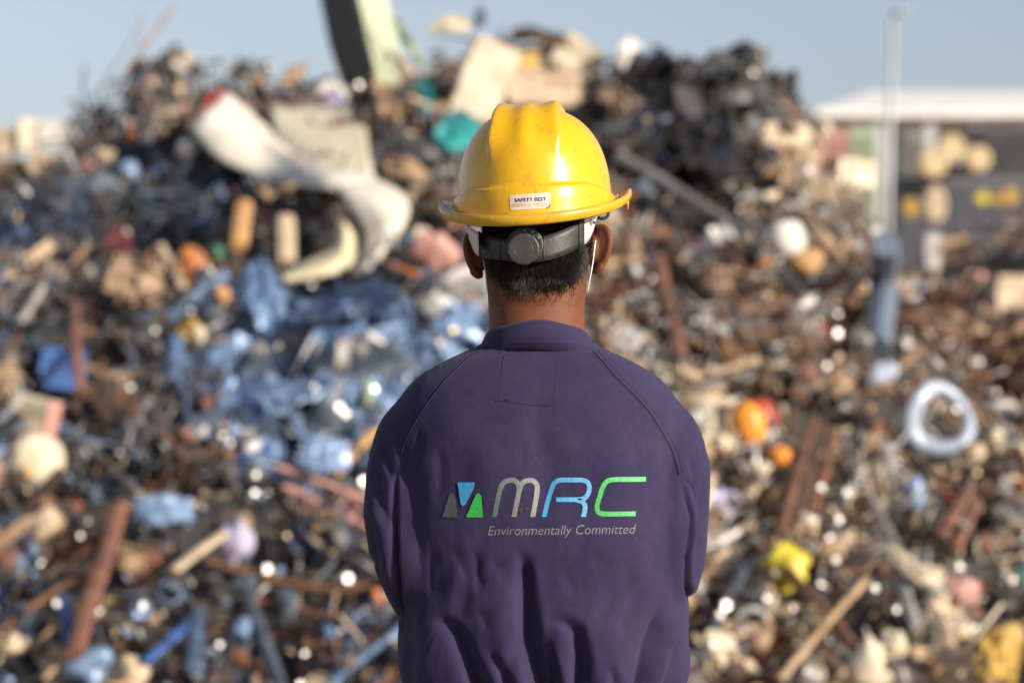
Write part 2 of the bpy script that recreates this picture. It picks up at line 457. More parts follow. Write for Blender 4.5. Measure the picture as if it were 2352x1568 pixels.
def p_ring(s):
    r = np.random.default_rng(s); q = r.uniform(.05, .12); v = []; f = []
    n, m = 16, 6
    for i in range(n):
        a = 2*PI*i/n
        for j in range(m):
            b = 2*PI*j/m; R = .42+q*math.cos(b); v.append((R*math.cos(a), R*math.sin(a), q*1.2*math.sin(b)))
    for i in range(n):
        for j in range(m): f.append((i*m+j, ((i+1) % n)*m+j, ((i+1) % n)*m+(j+1) % m, i*m+(j+1) % m))
    return dent(v, .03, s), f
def p_disc(s):
    pr = [(.5, -.05), (.5, .03), (.45, .05), (.40, .02), (.18, .02), (.15, .10), (.05, .10)]
    return loft([[(q*math.cos(t), q*math.sin(t), z) for t in np.linspace(0, 2*PI, 14, endpoint=False)] for q, z in pr])
def p_coil(s):
    r = np.random.default_rng(s); n = 34; t = np.linspace(0, 2*PI*3.4, n); R = .42+.1*np.sin(t*.37+r.random()*6)+r.normal(size=n)*.03
    P = np.stack([R*np.cos(t), R*np.sin(t)*r.uniform(.6, 1), np.linspace(-.12, .12, n)+r.normal(size=n)*.05], 1)
    return tube(P, .014, 4)
def p_strip(s):
    r = np.random.default_rng(s); n = 9; k = r.uniform(.5, 3.4); t = np.linspace(0, 1, n)
    a = k*t**1.4; x = np.cumsum(np.cos(a))/n; z = np.cumsum(np.sin(a))/n; w = r.uniform(.06, .12)
    P = np.stack([np.stack([x-x.mean(), np.full(n, -w)+.05*t, z-z.mean()], 1), np.stack([x-x.mean(), np.full(n, w)+.05*t, z-z.mean()], 1)], 0)
    return solid_sheet(P, .014)
def p_cast(s):
    r = np.random.default_rng(s); m = MB(); v, f = ellipsoid((0, 0, 0), (.45, .36, .3), 8, 6)
    m.add(np.sign(v)*np.abs(v)**.8*[1, 1, 1]+r.normal(size=(len(v), 3))*.03, f)
    m.add(*tube([(-.2, 0, 0), (-.25, .1, .45)], [.13, .12], 8)); m.add(*tube([(.1, -.2, 0), (.3, -.45, .1)], [.14, .1], 8))
    m.add(*box((.25, .1, .2), (.3, .3, .3))); return m.v, m.f
def p_plank(s):
    r = np.random.default_rng(s); w = r.uniform(.045, .08)
    v, f = loft([[(x, y*w+.03*math.sin(3*x), z*.022+.02*math.sin(2*x+1)) for y, z in ((-1, -1), (1, -1), (1, 1), (-1, 1))] for x in (-.5, -.2, .15, .5)])
    return v, f
def p_tub(s):
    r = np.random.default_rng(s); a = .5; b = r.uniform(.34, .42); h = r.uniform(.6, .9)
    pr = [(b, -h/2), (a, h/2), (a*1.07, h/2), (a*1.07, h/2-.05), (a*1.02, h/2-.05), (a*.94, h/2-.02), (b*.9, -h/2+.05)]
    pr = [(b*.05, -h/2), (b, -h/2), (a, h/2-.08), (a*1.07, h/2-.08), (a*1.07, h/2), (a*.94, h/2), (b*.92, -h/2+.05), (b*.05, -h/2+.05)]
    v, f = loft([[(q*math.cos(t), q*math.sin(t), z) for t in np.linspace(0, 2*PI, 14, endpoint=False)] for q, z in pr])
    return dent(v, .03, s), f
def p_rag(s):
    r = np.random.default_rng(s); v, f = ellipsoid((0, 0, 0), (.45, .38, .28), 12, 8)
    v = np.array(v); v *= (1+r.normal(size=(len(v), 1))*.13); return dent(v, .06, s), f

KINDS = {  # name: (maker, phrase, category, size range, variants)
 'steel_bar': (p_bar, 'bent steel bar', 'bar', (.45, 1.3), 8),
 'steel_pipe': (p_pipe, 'steel pipe piece', 'pipe', (.35, .95), 5),
 'metal_sheet': (p_sheet, 'crumpled metal sheet', 'sheet', (.16, .46), 9),
 'angle_iron': (p_angle, 'angle iron piece', 'angle iron', (.4, 1.1), 4),
 'tin_can': (p_can, 'dented can', 'can', (.10, .24), 5),
 'metal_casing': (p_box, 'dented open casing', 'casing', (.16, .36), 6),
 'metal_ring': (p_ring, 'metal ring', 'ring', (.14, .32), 4),
 'metal_disc': (p_disc, 'hubbed metal disc', 'disc', (.12, .26), 2),
 'wire_coil': (p_coil, 'tangled wire coil', 'wire', (.25, .6), 5),
 'metal_strip': (p_strip, 'curled metal strip', 'strip', (.25, .75), 7),
 'machine_casting': (p_cast, 'lumpy machine casting', 'machine part', (.14, .34), 5),
 'wooden_plank': (p_plank, 'broken plank', 'plank', (.35, .9), 4),
 'plastic_tub': (p_tub, 'battered tub', 'tub', (.14, .3), 4),
 'torn_sack': (p_rag, 'crumpled sack', 'sack', (.13, .3), 5),
}
PROTO = {}
for kn, (fn, ph, cat, sr, nv) in KINDS.items():
    PROTO[kn] = []
    for i in range(nv):
        vv, ff = fn(100+i*7)
        me = new_mesh(kn, vv, ff, kn in ('torn_sack', 'metal_ring'))
        me.materials.append(cm('grey')); PROTO[kn].append(me)

def scrap(kn, loc, rot, size, word, label, group=None, mesh=None, sc=(1, 1, 1)):
    me = mesh or random.choice(PROTO[kn])
    o = bpy.data.objects.new(kn, me); COL.objects.link(o)
    o.location = loc; o.rotation_mode = 'QUATERNION'; o.rotation_quaternion = rot
    o.scale = (size*sc[0], size*sc[1], size*sc[2])
    o.material_slots[0].link = 'OBJECT'; o.material_slots[0].material = cm(word)
    return tag(o, label, KINDS[kn][2], group)

# colour families by part of the heap; left ones have shade put in
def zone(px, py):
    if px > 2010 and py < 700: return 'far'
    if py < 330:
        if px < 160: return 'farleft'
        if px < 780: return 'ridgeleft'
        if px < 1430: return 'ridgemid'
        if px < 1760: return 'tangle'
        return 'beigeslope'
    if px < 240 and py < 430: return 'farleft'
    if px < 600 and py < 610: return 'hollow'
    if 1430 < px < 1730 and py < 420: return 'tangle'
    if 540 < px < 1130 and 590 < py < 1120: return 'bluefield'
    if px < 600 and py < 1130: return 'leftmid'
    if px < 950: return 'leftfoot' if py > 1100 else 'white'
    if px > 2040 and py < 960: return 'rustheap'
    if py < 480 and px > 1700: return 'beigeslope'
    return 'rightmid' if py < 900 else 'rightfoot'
ZPAL = {
 'far': 'beige pink tan grey rust_brown pale_grey beige tan light_blue dark_grey',
 'farleft': 'cream beige tan white grey pink beige dark_brown',
 'ridgeleft': 'rust_brown dark_brown tan grey dark_grey dark_brown beige slate pink black',
 'ridgemid': 'tan dark_brown black dark_grey beige grey slate rust_brown tan',
 'tangle': 'black black dark_grey black black dark_brown navy dark_grey black',
 'beigeslope': 'tan beige dark_brown grey tan rust_brown beige cream dark_grey',
 'hollow': 'navy slate black navy black slate navy black dark_brown navy dark_grey slate steel_blue',  # navy, slate and black stand in for the shade here
 'bluefield': 'steel_blue light_blue steel_blue slate light_blue steel_blue pale_grey light_blue sheet_blue blue grey steel_blue bright_steel sheet_blue',
 'leftmid': 'dark_brown rust_brown slate black dark_grey steel_blue grey navy reddish_brown navy dark_brown black slate tan',  # extra slate and navy put shade into the colours
 'leftfoot': 'rust_brown slate dark_brown steel_blue slate black tan dark_grey reddish_brown navy navy beige black light_blue',  # bluish dark tones stand in for shade low on the left
 'white': 'slate dark_grey tan grey black cream',
 'rustheap': 'rust_brown reddish_brown dark_brown rust_brown rust_brown dark_brown tan grey',
 'rightmid': 'grey tan dark_brown rust_brown beige pale_grey grey rust_brown grey tan reddish_brown pale_grey rust_brown',
 'rightfoot': 'tan rust_brown grey beige dark_brown pale_grey reddish_brown grey tan cream beige grey tan pale_grey',
}
ZPAL = {k: [w.replace('_', ' ') for w in v.split()] for k, v in ZPAL.items()}

def where(px, py):
    if py < 330:
        c = [(150, 'on the pale far heap'), (440, 'on the ridge left of the white sheets'), (760, 'on the ridge above the white sheets'),
             (1010, 'on the ridge beside the dark cabinet'), (1420, 'on the ridge above the helmet'), (1600, 'at the left of the black tangle'), (1870, 'at the right of the black tangle'), (9999, 'beside the lamp post')]
    elif py < 480:
        c = [(230, 'below the pale far heap'), (440, 'left of the white sheets'), (860, 'beneath the big white sheets'), (1050, 'just left of the yellow helmet'),
             (1500, 'just right of the yellow helmet'), (1700, 'under the black tangle'), (1960, 'on the slope left of the lamp post'), (9999, 'right of the lamp post')]
    elif py < 650:
        c = [(210, 'at the left edge below the dark hollow'), (430, 'left of the wooden post'), (620, 'around the wooden post'), (880, 'under the cream curl'), (1120, 'beside the left ear'),
             (1560, 'beside the right ear'), (1720, 'left of the white foam ball'), (1980, 'around the white foam ball'), (9999, 'behind the lamp post')]
    elif py < 860:
        c = [(220, 'above the blue tub'), (400, 'right of the blue tub'), (560, 'around the yellow crumpled bag'), (780, 'at the top of the blue sheets'), (1130, 'among the blue sheets'),
             (1520, 'left of the red brown post'), (1700, 'right of the red brown post'), (2010, 'above the white ring'), (9999, 'on the heap by the lamp post')]
    elif py < 1080:
        c = [(200, 'around the white rusty canister'), (420, 'right of the white rusty canister'), (600, 'left of the blue sheets'), (860, 'at the foot of the blue sheets'),
             (1680, 'beside the right shoulder'), (1850, 'around the orange ball'), (2030, 'left of the white ring'), (9999, 'around the white ring')]
    elif py < 1320:
        c = [(200, 'left of the long rusty beam'), (400, 'right of the long rusty beam'), (600, 'around the lavender tub'), (920, 'below the rusty frame'),
             (1700, 'beside the right elbow'), (1880, 'around the yellow crumple'), (2100, 'below the white ring'), (9999, 'around the brick red bars')]
    else:
        c = [(180, 'left of the rusty beam foot'), (370, 'around the white blue bag'), (560, 'left of the grey hose'), (720, 'around the grey hose'), (940, 'below the left elbow'),
             (1760, 'by the right hip'), (1930, 'left of the cream sacks'), (2120, 'around the cream sacks'), (9999, 'around the mustard sheet')]
    for lim, w in c:
        if px < lim: return w

def rand_rot(n, flat=0.6):
    """orientation whose local z lies near n (flat pieces) or is free"""
    q = n.to_track_quat('Z', 'Y')
    tilt = Quaternion((random.gauss(0, 1), random.gauss(0, 1), random.gauss(0, 1)), random.gauss(0, flat))
    return tilt @ q @ Quaternion((0, 0, 1), random.uniform(0, 2*PI))

def hidden_by_man(px, py):
    if 1080 < px < 1385 and 260 < py < 800: return True
    if py > 800:
        w = 150+ (min(py, 920)-800)*1.4
        return abs(px-1236) < w
    return False

# ------------------------------------------------------------------ singled-out scrap (large pieces one can find in the photograph)
def at(px, py, lift=0.0):
    p = ray_heap(px, py, lift)
    return p if p is not None else W(px, py, 17.0)

FOOT = []
def hero_sheet(name, rows, word, label, cat='sheet', th=0.012, dY=0.0, n=22, crumple=None):
    """rows: list of rows of (px, py, metres in front of the heap at the sheet's own middle)"""
    fl = [q for r in rows for q in r]; cx = sum(q[0] for q in fl)/len(fl); cy = sum(q[1] for q in fl)/len(fl)
    c = at(cx, cy); Y0 = c.y
    for q in fl: FOOT.append((q[0], q[1], 26))
    for u in np.linspace(0, 1, 5):
        for ra, rb in zip(rows[:-1], rows[1:]):
            for j in range(len(ra)-1):
                A_ = np.array(ra[j][:2])*(1-u)+np.array(ra[j+1][:2])*u; B_ = np.array(rb[j][:2])*(1-u)+np.array(rb[min(j+1, len(rb)-1)][:2])*u
                for k in (.33, .66): FOOT.append((*(A_*(1-k)+B_*k), 26))
    def yy(x, y):
        h = ray_heap(x, y)
        h = h.y if h is not None else max(Y0, 16.9)
        return Y0+.8*(h-Y0)-.26+dY
    R = [catmull([tuple(W(q[0], q[1], yy(q[0], q[1])-q[2]*.8)) for q in r], n) for r in rows]
    R = np.array(R); G = np.array([catmull(R[:, j], max(6, 3*len(rows))) for j in range(n)])
    cr = crumple if crumple is not None else (.006 if word in ('sheet white', 'sheet cream', 'hide cream') else .055)
    ext = np.linalg.norm(G.reshape(-1, 3).max(0)-G.reshape(-1, 3).min(0)); mm, nn_ = G.shape[:2]
    U_, V_ = np.meshgrid(np.linspace(0, 3.2, mm), np.linspace(0, 4.5, nn_), indexing='ij'); sd_ = len(label)*1.37
    dz_ = (vnoise(U_+sd_, V_, len(label))+.6*vnoise(U_*2.3, V_*2.3+sd_, 3+len(label)))*2*cr*ext
    G = G.copy(); G[:, :, 1] -= dz_; G[:, :, 2] += .5*dz_
    rim_ = np.zeros((mm, nn_)); rim_[0] = rim_[-1] = 1; rim_[:, 0] = rim_[:, -1] = 1
    rj = np.random.default_rng(len(label)+7); G[:, :, 0] += rim_*rj.normal(size=(mm, nn_))*cr*ext*.28; G[:, :, 2] += rim_*rj.normal(size=(mm, nn_))*cr*ext*.28
    v, f = solid_sheet(G, th)
    ctr = v.mean(0)
    me = new_mesh(name, v-ctr, f, False); o = link(name, me, cm(word)); o.location = ctr
    if cr < .02: me.polygons.foreach_set('use_smooth', [True]*len(me.polygons))
    return tag(o, label, cat)

white_sheet_m = mat_plain('white_sheet', (0.78, 0.76, 0.70), 0.5, 0, scale=2.2, col2=(0.70, 0.64, 0.52))
PALX = {'sheet white': ((0.68, 0.65, 0.57), 0, .5, (0.57, 0.51, 0.40)), 'sheet cream': ((0.64, 0.58, 0.42), 0, .55, (0.55, 0.49, 0.34)),
        'panel beige': ((0.49, 0.41, 0.30), 0, .55, (0.40, 0.325, 0.23)), 'pale ring': ((0.40, 0.46, 0.55), 0.1, .4, (0.30, 0.35, 0.43)),
        'sheet blue': ((0.155, 0.235, 0.375), 0.15, .42, (0.10, 0.17, 0.31)), 'hide cream': ((0.62, 0.55, 0.36), 0, .6, (0.5, 0.42, 0.25)),
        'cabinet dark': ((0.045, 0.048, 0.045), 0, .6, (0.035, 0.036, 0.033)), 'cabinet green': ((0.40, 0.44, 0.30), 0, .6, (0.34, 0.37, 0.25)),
        'pipe blue': ((0.15, 0.19, 0.245), 0.1, .5, (0.11, 0.14, 0.18)), 'wood orange': ((0.50, 0.30, 0.12), 0, .7, (0.42, 0.22, 0.09)), 'ball orange': ((0.80, 0.30, 0.03), 0, .45, (0.7, 0.24, 0.03))}
PAL.update(PALX)

hero_sheet('curved_sheet', [[(520, 212, .30), (585, 270, .30), (665, 345, .30), (760, 388, .30), (856, 398, .26)], [(478, 250, .42), (545, 315, .44), (632, 374, .42), (750, 410, .40), (864, 416, .34)],
    [(436, 292, .30), (500, 362, .40), (612, 410, .42), (750, 434, .40), (866, 440, .32)]], 'sheet white', 'big white sheet curving down from an orange stained corner', th=.01)
hero_sheet('cream_sheet', [[(622, 236, .0), (720, 242, .05), (828, 247, .03)], [(632, 320, .06), (738, 330, .12), (846, 335, .06)], [(650, 405, .10), (745, 425, .12), (858, 428, .06)]],
    'sheet cream', 'flat cream panel standing behind the curved white sheet')
hero_sheet('white_flap', [[(770, 428, .25), (800, 470, .28), (838, 530, .26), (835, 585, .2), (800, 640, .1)], [(820, 424, .3), (860, 460, .38), (888, 510, .36), (880, 560, .28), (830, 630, .15)],
    [(868, 415, .2), (915, 440, .3), (940, 480, .3), (915, 540, .22), (862, 610, .1)]], 'sheet white', 'white flap bending down below the cream panel')
hero_sheet('cream_curl', [[(636, 636, .3), (705, 600, .34), (765, 568, .3), (778, 500, .22)], [(650, 644, .4), (725, 618, .46), (786, 582, .42), (795, 515, .3)], [(668, 648, .3), (745, 634, .36), (808, 606, .3), (815, 545, .2)]],
    'hide cream', 'cream curl of sheet lying under the white flap')
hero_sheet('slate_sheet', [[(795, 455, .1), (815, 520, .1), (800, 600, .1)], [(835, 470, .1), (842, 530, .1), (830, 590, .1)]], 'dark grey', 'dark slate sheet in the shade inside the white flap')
# stains of rust on the curved sheet are pieces of their own colour on its corner
hero_sheet('rusty_scrap', [[(468, 232, .4), (492, 214, .4), (512, 208, .4)], [(474, 246, .42), (494, 232, .42), (512, 222, .42)]], 'red', 'small red scrap at the corner of the big white sheet')
hero_sheet('rusty_flake', [[(432, 284, .36), (448, 270, .40), (470, 252, .43)], [(446, 300, .37), (462, 284, .43), (482, 262, .45)]], 'wood orange', 'orange stained edge piece on the left of the white sheet')

def hero_box(name, c_px, size_px, word, label, cat, rz=0, rx=0, ry=0, lift=.1, side=None, dY=0.0, hollow=False):
    p = at(*c_px); s = K*p.y; FOOT.append((*c_px, max(size_px[0], size_px[2])*.5)); FOOT.append((c_px[0], c_px[1]+size_px[2]*.35, size_px[0]*.45)); FOOT.append((c_px[0], c_px[1]-size_px[2]*.35, size_px[0]*.45))
    o = thing(name, label, cat, p + Vector((0, -lift+dY, 0)))
    o.rotation_euler = (math.radians(rx), math.radians(ry), math.radians(rz))
    w, d, h = (q*s for q in size_px)
    M = MB()
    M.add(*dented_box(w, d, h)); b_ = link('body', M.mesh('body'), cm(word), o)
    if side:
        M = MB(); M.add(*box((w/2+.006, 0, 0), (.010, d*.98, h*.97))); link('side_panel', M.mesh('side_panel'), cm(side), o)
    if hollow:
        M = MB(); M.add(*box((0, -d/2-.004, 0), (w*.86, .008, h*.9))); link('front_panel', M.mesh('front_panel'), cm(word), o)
    return o
def dented_box(w, d, h):
    n = 4; v = []; f = []
    rings = []
    for i in range(n+1):
        z = h*(i/n-.5); k = .012*math.sin(i*2.1)*w*3
        rings.append([(-w/2+k, -d/2, z), (0, -d/2-k, z), (w/2+k*.5, -d/2, z), (w/2, d/2, z), (-w/2, d/2, z)])
    return loft(rings)

hero_box('leaning_cabinet', (835, 95), (100, 120, 270), 'cabinet dark', 'dark cabinet, its sunlit side coloured pale green, leaning on the crest of the heap', 'cabinet', rz=-32, ry=-16, lift=.1, side='cabinet green', hollow=True)  # side panel has sunlight put into its paler colour
hero_sheet('pale_green_board', [[(893, 45, .2), (925, 95, .2), (962, 150, .2)], [(910, 40, .2), (945, 88, .2), (980, 150, .2)]], 'pale green', 'pale green board slanting down right of the dark cabinet', 'board')
hero_sheet('tan_hide', [[(905, 130, .2), (925, 185, .25), (975, 235, .2)], [(925, 125, .2), (955, 175, .28), (1000, 240, .2)]], 'beige', 'beige torn sheet hanging below the pale green board')
hero_box('beige_carton', (1108, 200), (105, 70, 185), 'panel beige', 'tall beige carton tilted right above the helmet', 'carton', rz=12, ry=24, rx=-10, lift=.22)
hero_box('beige_crate', (1246, 215), (165, 80, 80), 'beige', 'wide tan crate between the beige carton and the pale sheet', 'crate', rz=4, ry=3, rx=-6, lift=.12)
hero_box('beige_locker', (1322, 140), (110, 50, 90), 'panel beige', 'pale beige locker on the crest right of the carton', 'locker', rz=10, ry=38, lift=.02)
hero_box('mustard_tin', (1205, 147), (55, 40, 40), 'mustard', 'mustard tin wedged between carton and locker', 'tin', rz=20, ry=-10, lift=.12)
hero_sheet('teal_crumple', [[(1000, 300, .3), (1030, 262, .36), (1070, 250, .3), (1100, 285, .25)], [(1002, 318, .34), (1040, 305, .42), (1078, 300, .36), (1105, 310, .25)], [(1015, 335, .3), (1045, 348, .36), (1075, 345, .3), (1108, 338, .25)]], 'teal', 'teal crumpled tarpaulin left of the helmet crown', 'tarpaulin')
hero_sheet('teal_strip', [[(958, 192, .2), (962, 225, .24), (968, 262, .2)], [(985, 190, .2), (990, 222, .24), (992, 258, .2)]], 'teal', 'narrow teal strip standing left of the tilted beige carton', 'strip')
hero_sheet('grey_tray', [[(905, 300, .1), (950, 310, .15), (1010, 330, .1)], [(915, 345, .1), (960, 365, .15), (1040, 372, .1)]], 'dark grey', 'dark grey metal tray below the teal tarpaulin', 'tray')
for rows, w, l in [
    ([[(838, 185, .2), (860, 200, .25), (880, 260, .2)], [(875, 190, .2), (905, 230, .25), (925, 300, .2)]], 'tan', 'tan bent plate right of the cream panel'),
    ([[(735, 195, .2), (765, 182, .25), (800, 205, .2)], [(730, 215, .2), (765, 205, .25), (795, 232, .2)]], 'white', 'whitish rounded sack on the ridge above the cream panel'),
    ([[(748, 226, .28), (770, 215, .28), (795, 232, .28)], [(750, 240, .28), (772, 238, .28), (797, 243, .28)]], 'lavender', 'lavender rag tucked over the top of the cream panel'),
    ([[(660, 155, .2), (690, 150, .2), (710, 140, .2)], [(640, 195, .2), (665, 190, .2), (690, 180, .2)]], 'tan', 'tan board slanting on the ridge left of the dark cabinet'),
    ([[(985, 70, .2), (1030, 35, .25), (1075, 50, .2)], [(990, 82, .2), (1035, 70, .25), (1080, 72, .2)]], 'cream', 'cream rag sticking up from the crest'),
    ([[(1088, 45, .2), (1098, 15, .2), (1112, 20, .2)], [(1092, 70, .2), (1105, 60, .2), (1118, 62, .2)]], 'slate', 'slate flap standing up beside the cream rag'),
    ([[(1405, 155, .0), (1430, 100, .05), (1450, 90, .0)], [(1425, 172, .0), (1455, 120, .05), (1475, 105, .0)]], 'white', 'thin white sheet fluttering on the crest left of the black tangle'),
    ([[(1170, 75, .1), (1230, 62, .16), (1300, 90, .1)], [(1180, 100, .1), (1235, 95, .18), (1310, 108, .1)]], 'dark brown', 'dark brown mat draped over the crest'),
    ([[(1390, 190, .1), (1440, 215, .15), (1480, 240, .1)], [(1370, 230, .1), (1420, 255, .15), (1470, 275, .1)]], 'tan', 'tan greyish plate left of the black tangle'),
    ([[(880, 365, .2), (920, 370, .26), (985, 400, .2)], [(895, 400, .2), (935, 410, .26), (965, 445, .2)]], 'tan', 'tan folded plate between white flap and helmet'),
    ([[(1700, 315, .2), (1760, 290, .3), (1830, 285, .25), (1900, 268, .2)], [(1712, 345, .24), (1770, 332, .34), (1845, 330, .3), (1905, 310, .2)]], 'panel beige', 'beige sheet spread below the black tangle'),
    ([[(1790, 345, .2), (1830, 360, .25), (1880, 330, .2)], [(1780, 400, .2), (1825, 415, .25), (1870, 400, .2)]], 'tan', 'tan cloth like sheet hanging on the beige slope'),
    ([[(270, 590, .2), (320, 605, .25), (365, 600, .2)], [(235, 660, .2), (290, 680, .25), (370, 675, .2)]], 'tan', 'brown tan board lying left of the cream stick'),
    ([[(560, 640, .15), (600, 600, .2), (635, 640, .18)], [(565, 690, .2), (615, 680, .28), (665, 690, .2)], [(575, 745, .15), (620, 755, .2), (675, 745, .15)]], 'sheet blue', 'light blue dented panel under the cream curl'),
    ([[(660, 690, .15), (740, 675, .2), (830, 660, .15)], [(680, 750, .2), (750, 740, .25), (830, 735, .2)]], 'steel blue', 'steel blue panel right of the light blue dented panel'),
    ([[(840, 650, .1), (900, 660, .2), (950, 700, .1)], [(830, 720, .1), (890, 735, .2), (945, 760, .1)]], 'steel blue', 'steel blue sheet beside the orange strip'),
    ([[(600, 920, .15), (660, 880, .2), (760, 850, .15)], [(610, 960, .15), (680, 930, .2), (765, 890, .15)]], 'light blue', 'pale blue strip crossing the field of blue sheets'),
    ([[(690, 1010, .15), (740, 1000, .2), (800, 1010, .15)], [(695, 1075, .15), (745, 1085, .2), (800, 1070, .15)]], 'light blue', 'pale blue plate above the rusty frame'),
    ([[(310, 1150, .15), (370, 1140, .2), (440, 1150, .15)], [(315, 1195, .15), (370, 1200, .2), (445, 1190, .15)]], 'light blue', 'pale blue plate right of the long rusty beam'),
    ([[(2000, 850, .2), (2030, 835, .24), (2060, 842, .2)], [(1996, 880, .2), (2028, 872, .26), (2056, 866, .2)]], 'pale ring', 'pale blue scrap plate above the white ring'),
    ([[(2260, 1460, .2), (2310, 1440, .24), (2350, 1455, .2)], [(2235, 1540, .2), (2280, 1560, .24), (2330, 1570, .2)]], 'mustard', 'mustard crumpled sheet at the foot of the heap'),
    ([[(2040, 1250, .2), (2110, 1290, .24), (2170, 1310, .2)], [(2040, 1275, .2), (2100, 1330, .24), (2160, 1350, .2)]], 'panel beige', 'peach coloured plate below the brick red bars'),
    ([[(2180, 1320, .2), (2215, 1330, .24), (2250, 1350, .2)], [(2175, 1355, .2), (2205, 1375, .24), (2240, 1390, .2)]], 'pink', 'peach pink plate beside the peach coloured one'),
    ([[(1480, 145, .15), (1520, 120, .2), (1560, 150, .15)], [(1490, 260, .2), (1530, 250, .25), (1580, 265, .2)]], 'black', 'black torn bumper at the left of the black tangle'),
    ([[(1570, 150, .15), (1640, 130, .25), (1720, 135, .2)], [(1575, 220, .2), (1650, 215, .3), (1730, 225, .2)]], 'dark grey', 'dark grey dented hood in the middle of the black tangle'),
    ([[(1715, 120, .2), (1740, 108, .26), (1762, 150, .2)], [(1722, 165, .2), (1745, 170, .26), (1768, 195, .2)]], 'grey', 'grey upright flap on top of the black tangle'),
    ([[(1745, 205, .2), (1800, 195, .3), (1838, 240, .2)], [(1740, 275, .2), (1790, 285, .3), (1845, 290, .2)]], 'dark brown', 'dark brown curved guard at the right end of the black tangle'),
    ([[(1440, 230, .15), (1490, 250, .2), (1530, 300, .15)], [(1445, 300, .15), (1495, 330, .2), (1540, 370, .15)]], 'navy', 'navy sheet hanging below the black bumper'),
    ([[(1560, 290, .15), (1620, 300, .25), (1690, 310, .2)], [(1570, 380, .15), (1630, 395, .25), (1700, 400, .2)]], 'black', 'black sheet under the dark grey hood'),
    ([[(240, 540, .15), (270, 520, .2), (300, 545, .15)], [(250, 580, .15), (278, 575, .2), (305, 590, .15)]], 'maroon', 'maroon scrap plate in the dark hollow'),
]:
    hero_sheet('metal_sheet', rows, w, l)

def hero_bar(name, pts, r_px, word, label, cat, lift=.12, sq=1.0, n=12, lift2=None):
    Pw = []
    for i, (x, y) in enumerate(pts):
        l = lift if lift2 is None else lift+(lift2-lift)*i/(len(pts)-1)
        q = ray_heap(x, y)
        yy = (q.y if q is not None else None)
        Pw.append([x, y, yy, l])
    for u in np.linspace(0, 1, 9):
        k = u*(len(pts)-1); i = min(int(k), len(pts)-2); FOOT.append((pts[i][0]+(pts[i+1][0]-pts[i][0])*(k-i), pts[i][1]+(pts[i+1][1]-pts[i][1])*(k-i), r_px+6))
    known = [p[2] for p in Pw if p[2] is not None] or [17.0]
    for p in Pw:
        if p[2] is None: p[2] = known[-1]
    P = [tuple(W(x, y, yy-l)) for x, y, yy, l in Pw]
    P = catmull(P, n) if len(P) > 2 else catmull(P, 5)
    s = K*np.mean([p[2] for p in Pw]); v, f = tube(P, r_px*s, 8, squash=sq)
    v = np.array(v); c = v.mean(0); o = link(name, new_mesh(name, v-c, f, False), cm(word)); o.location = c
    return tag(o, label, cat)

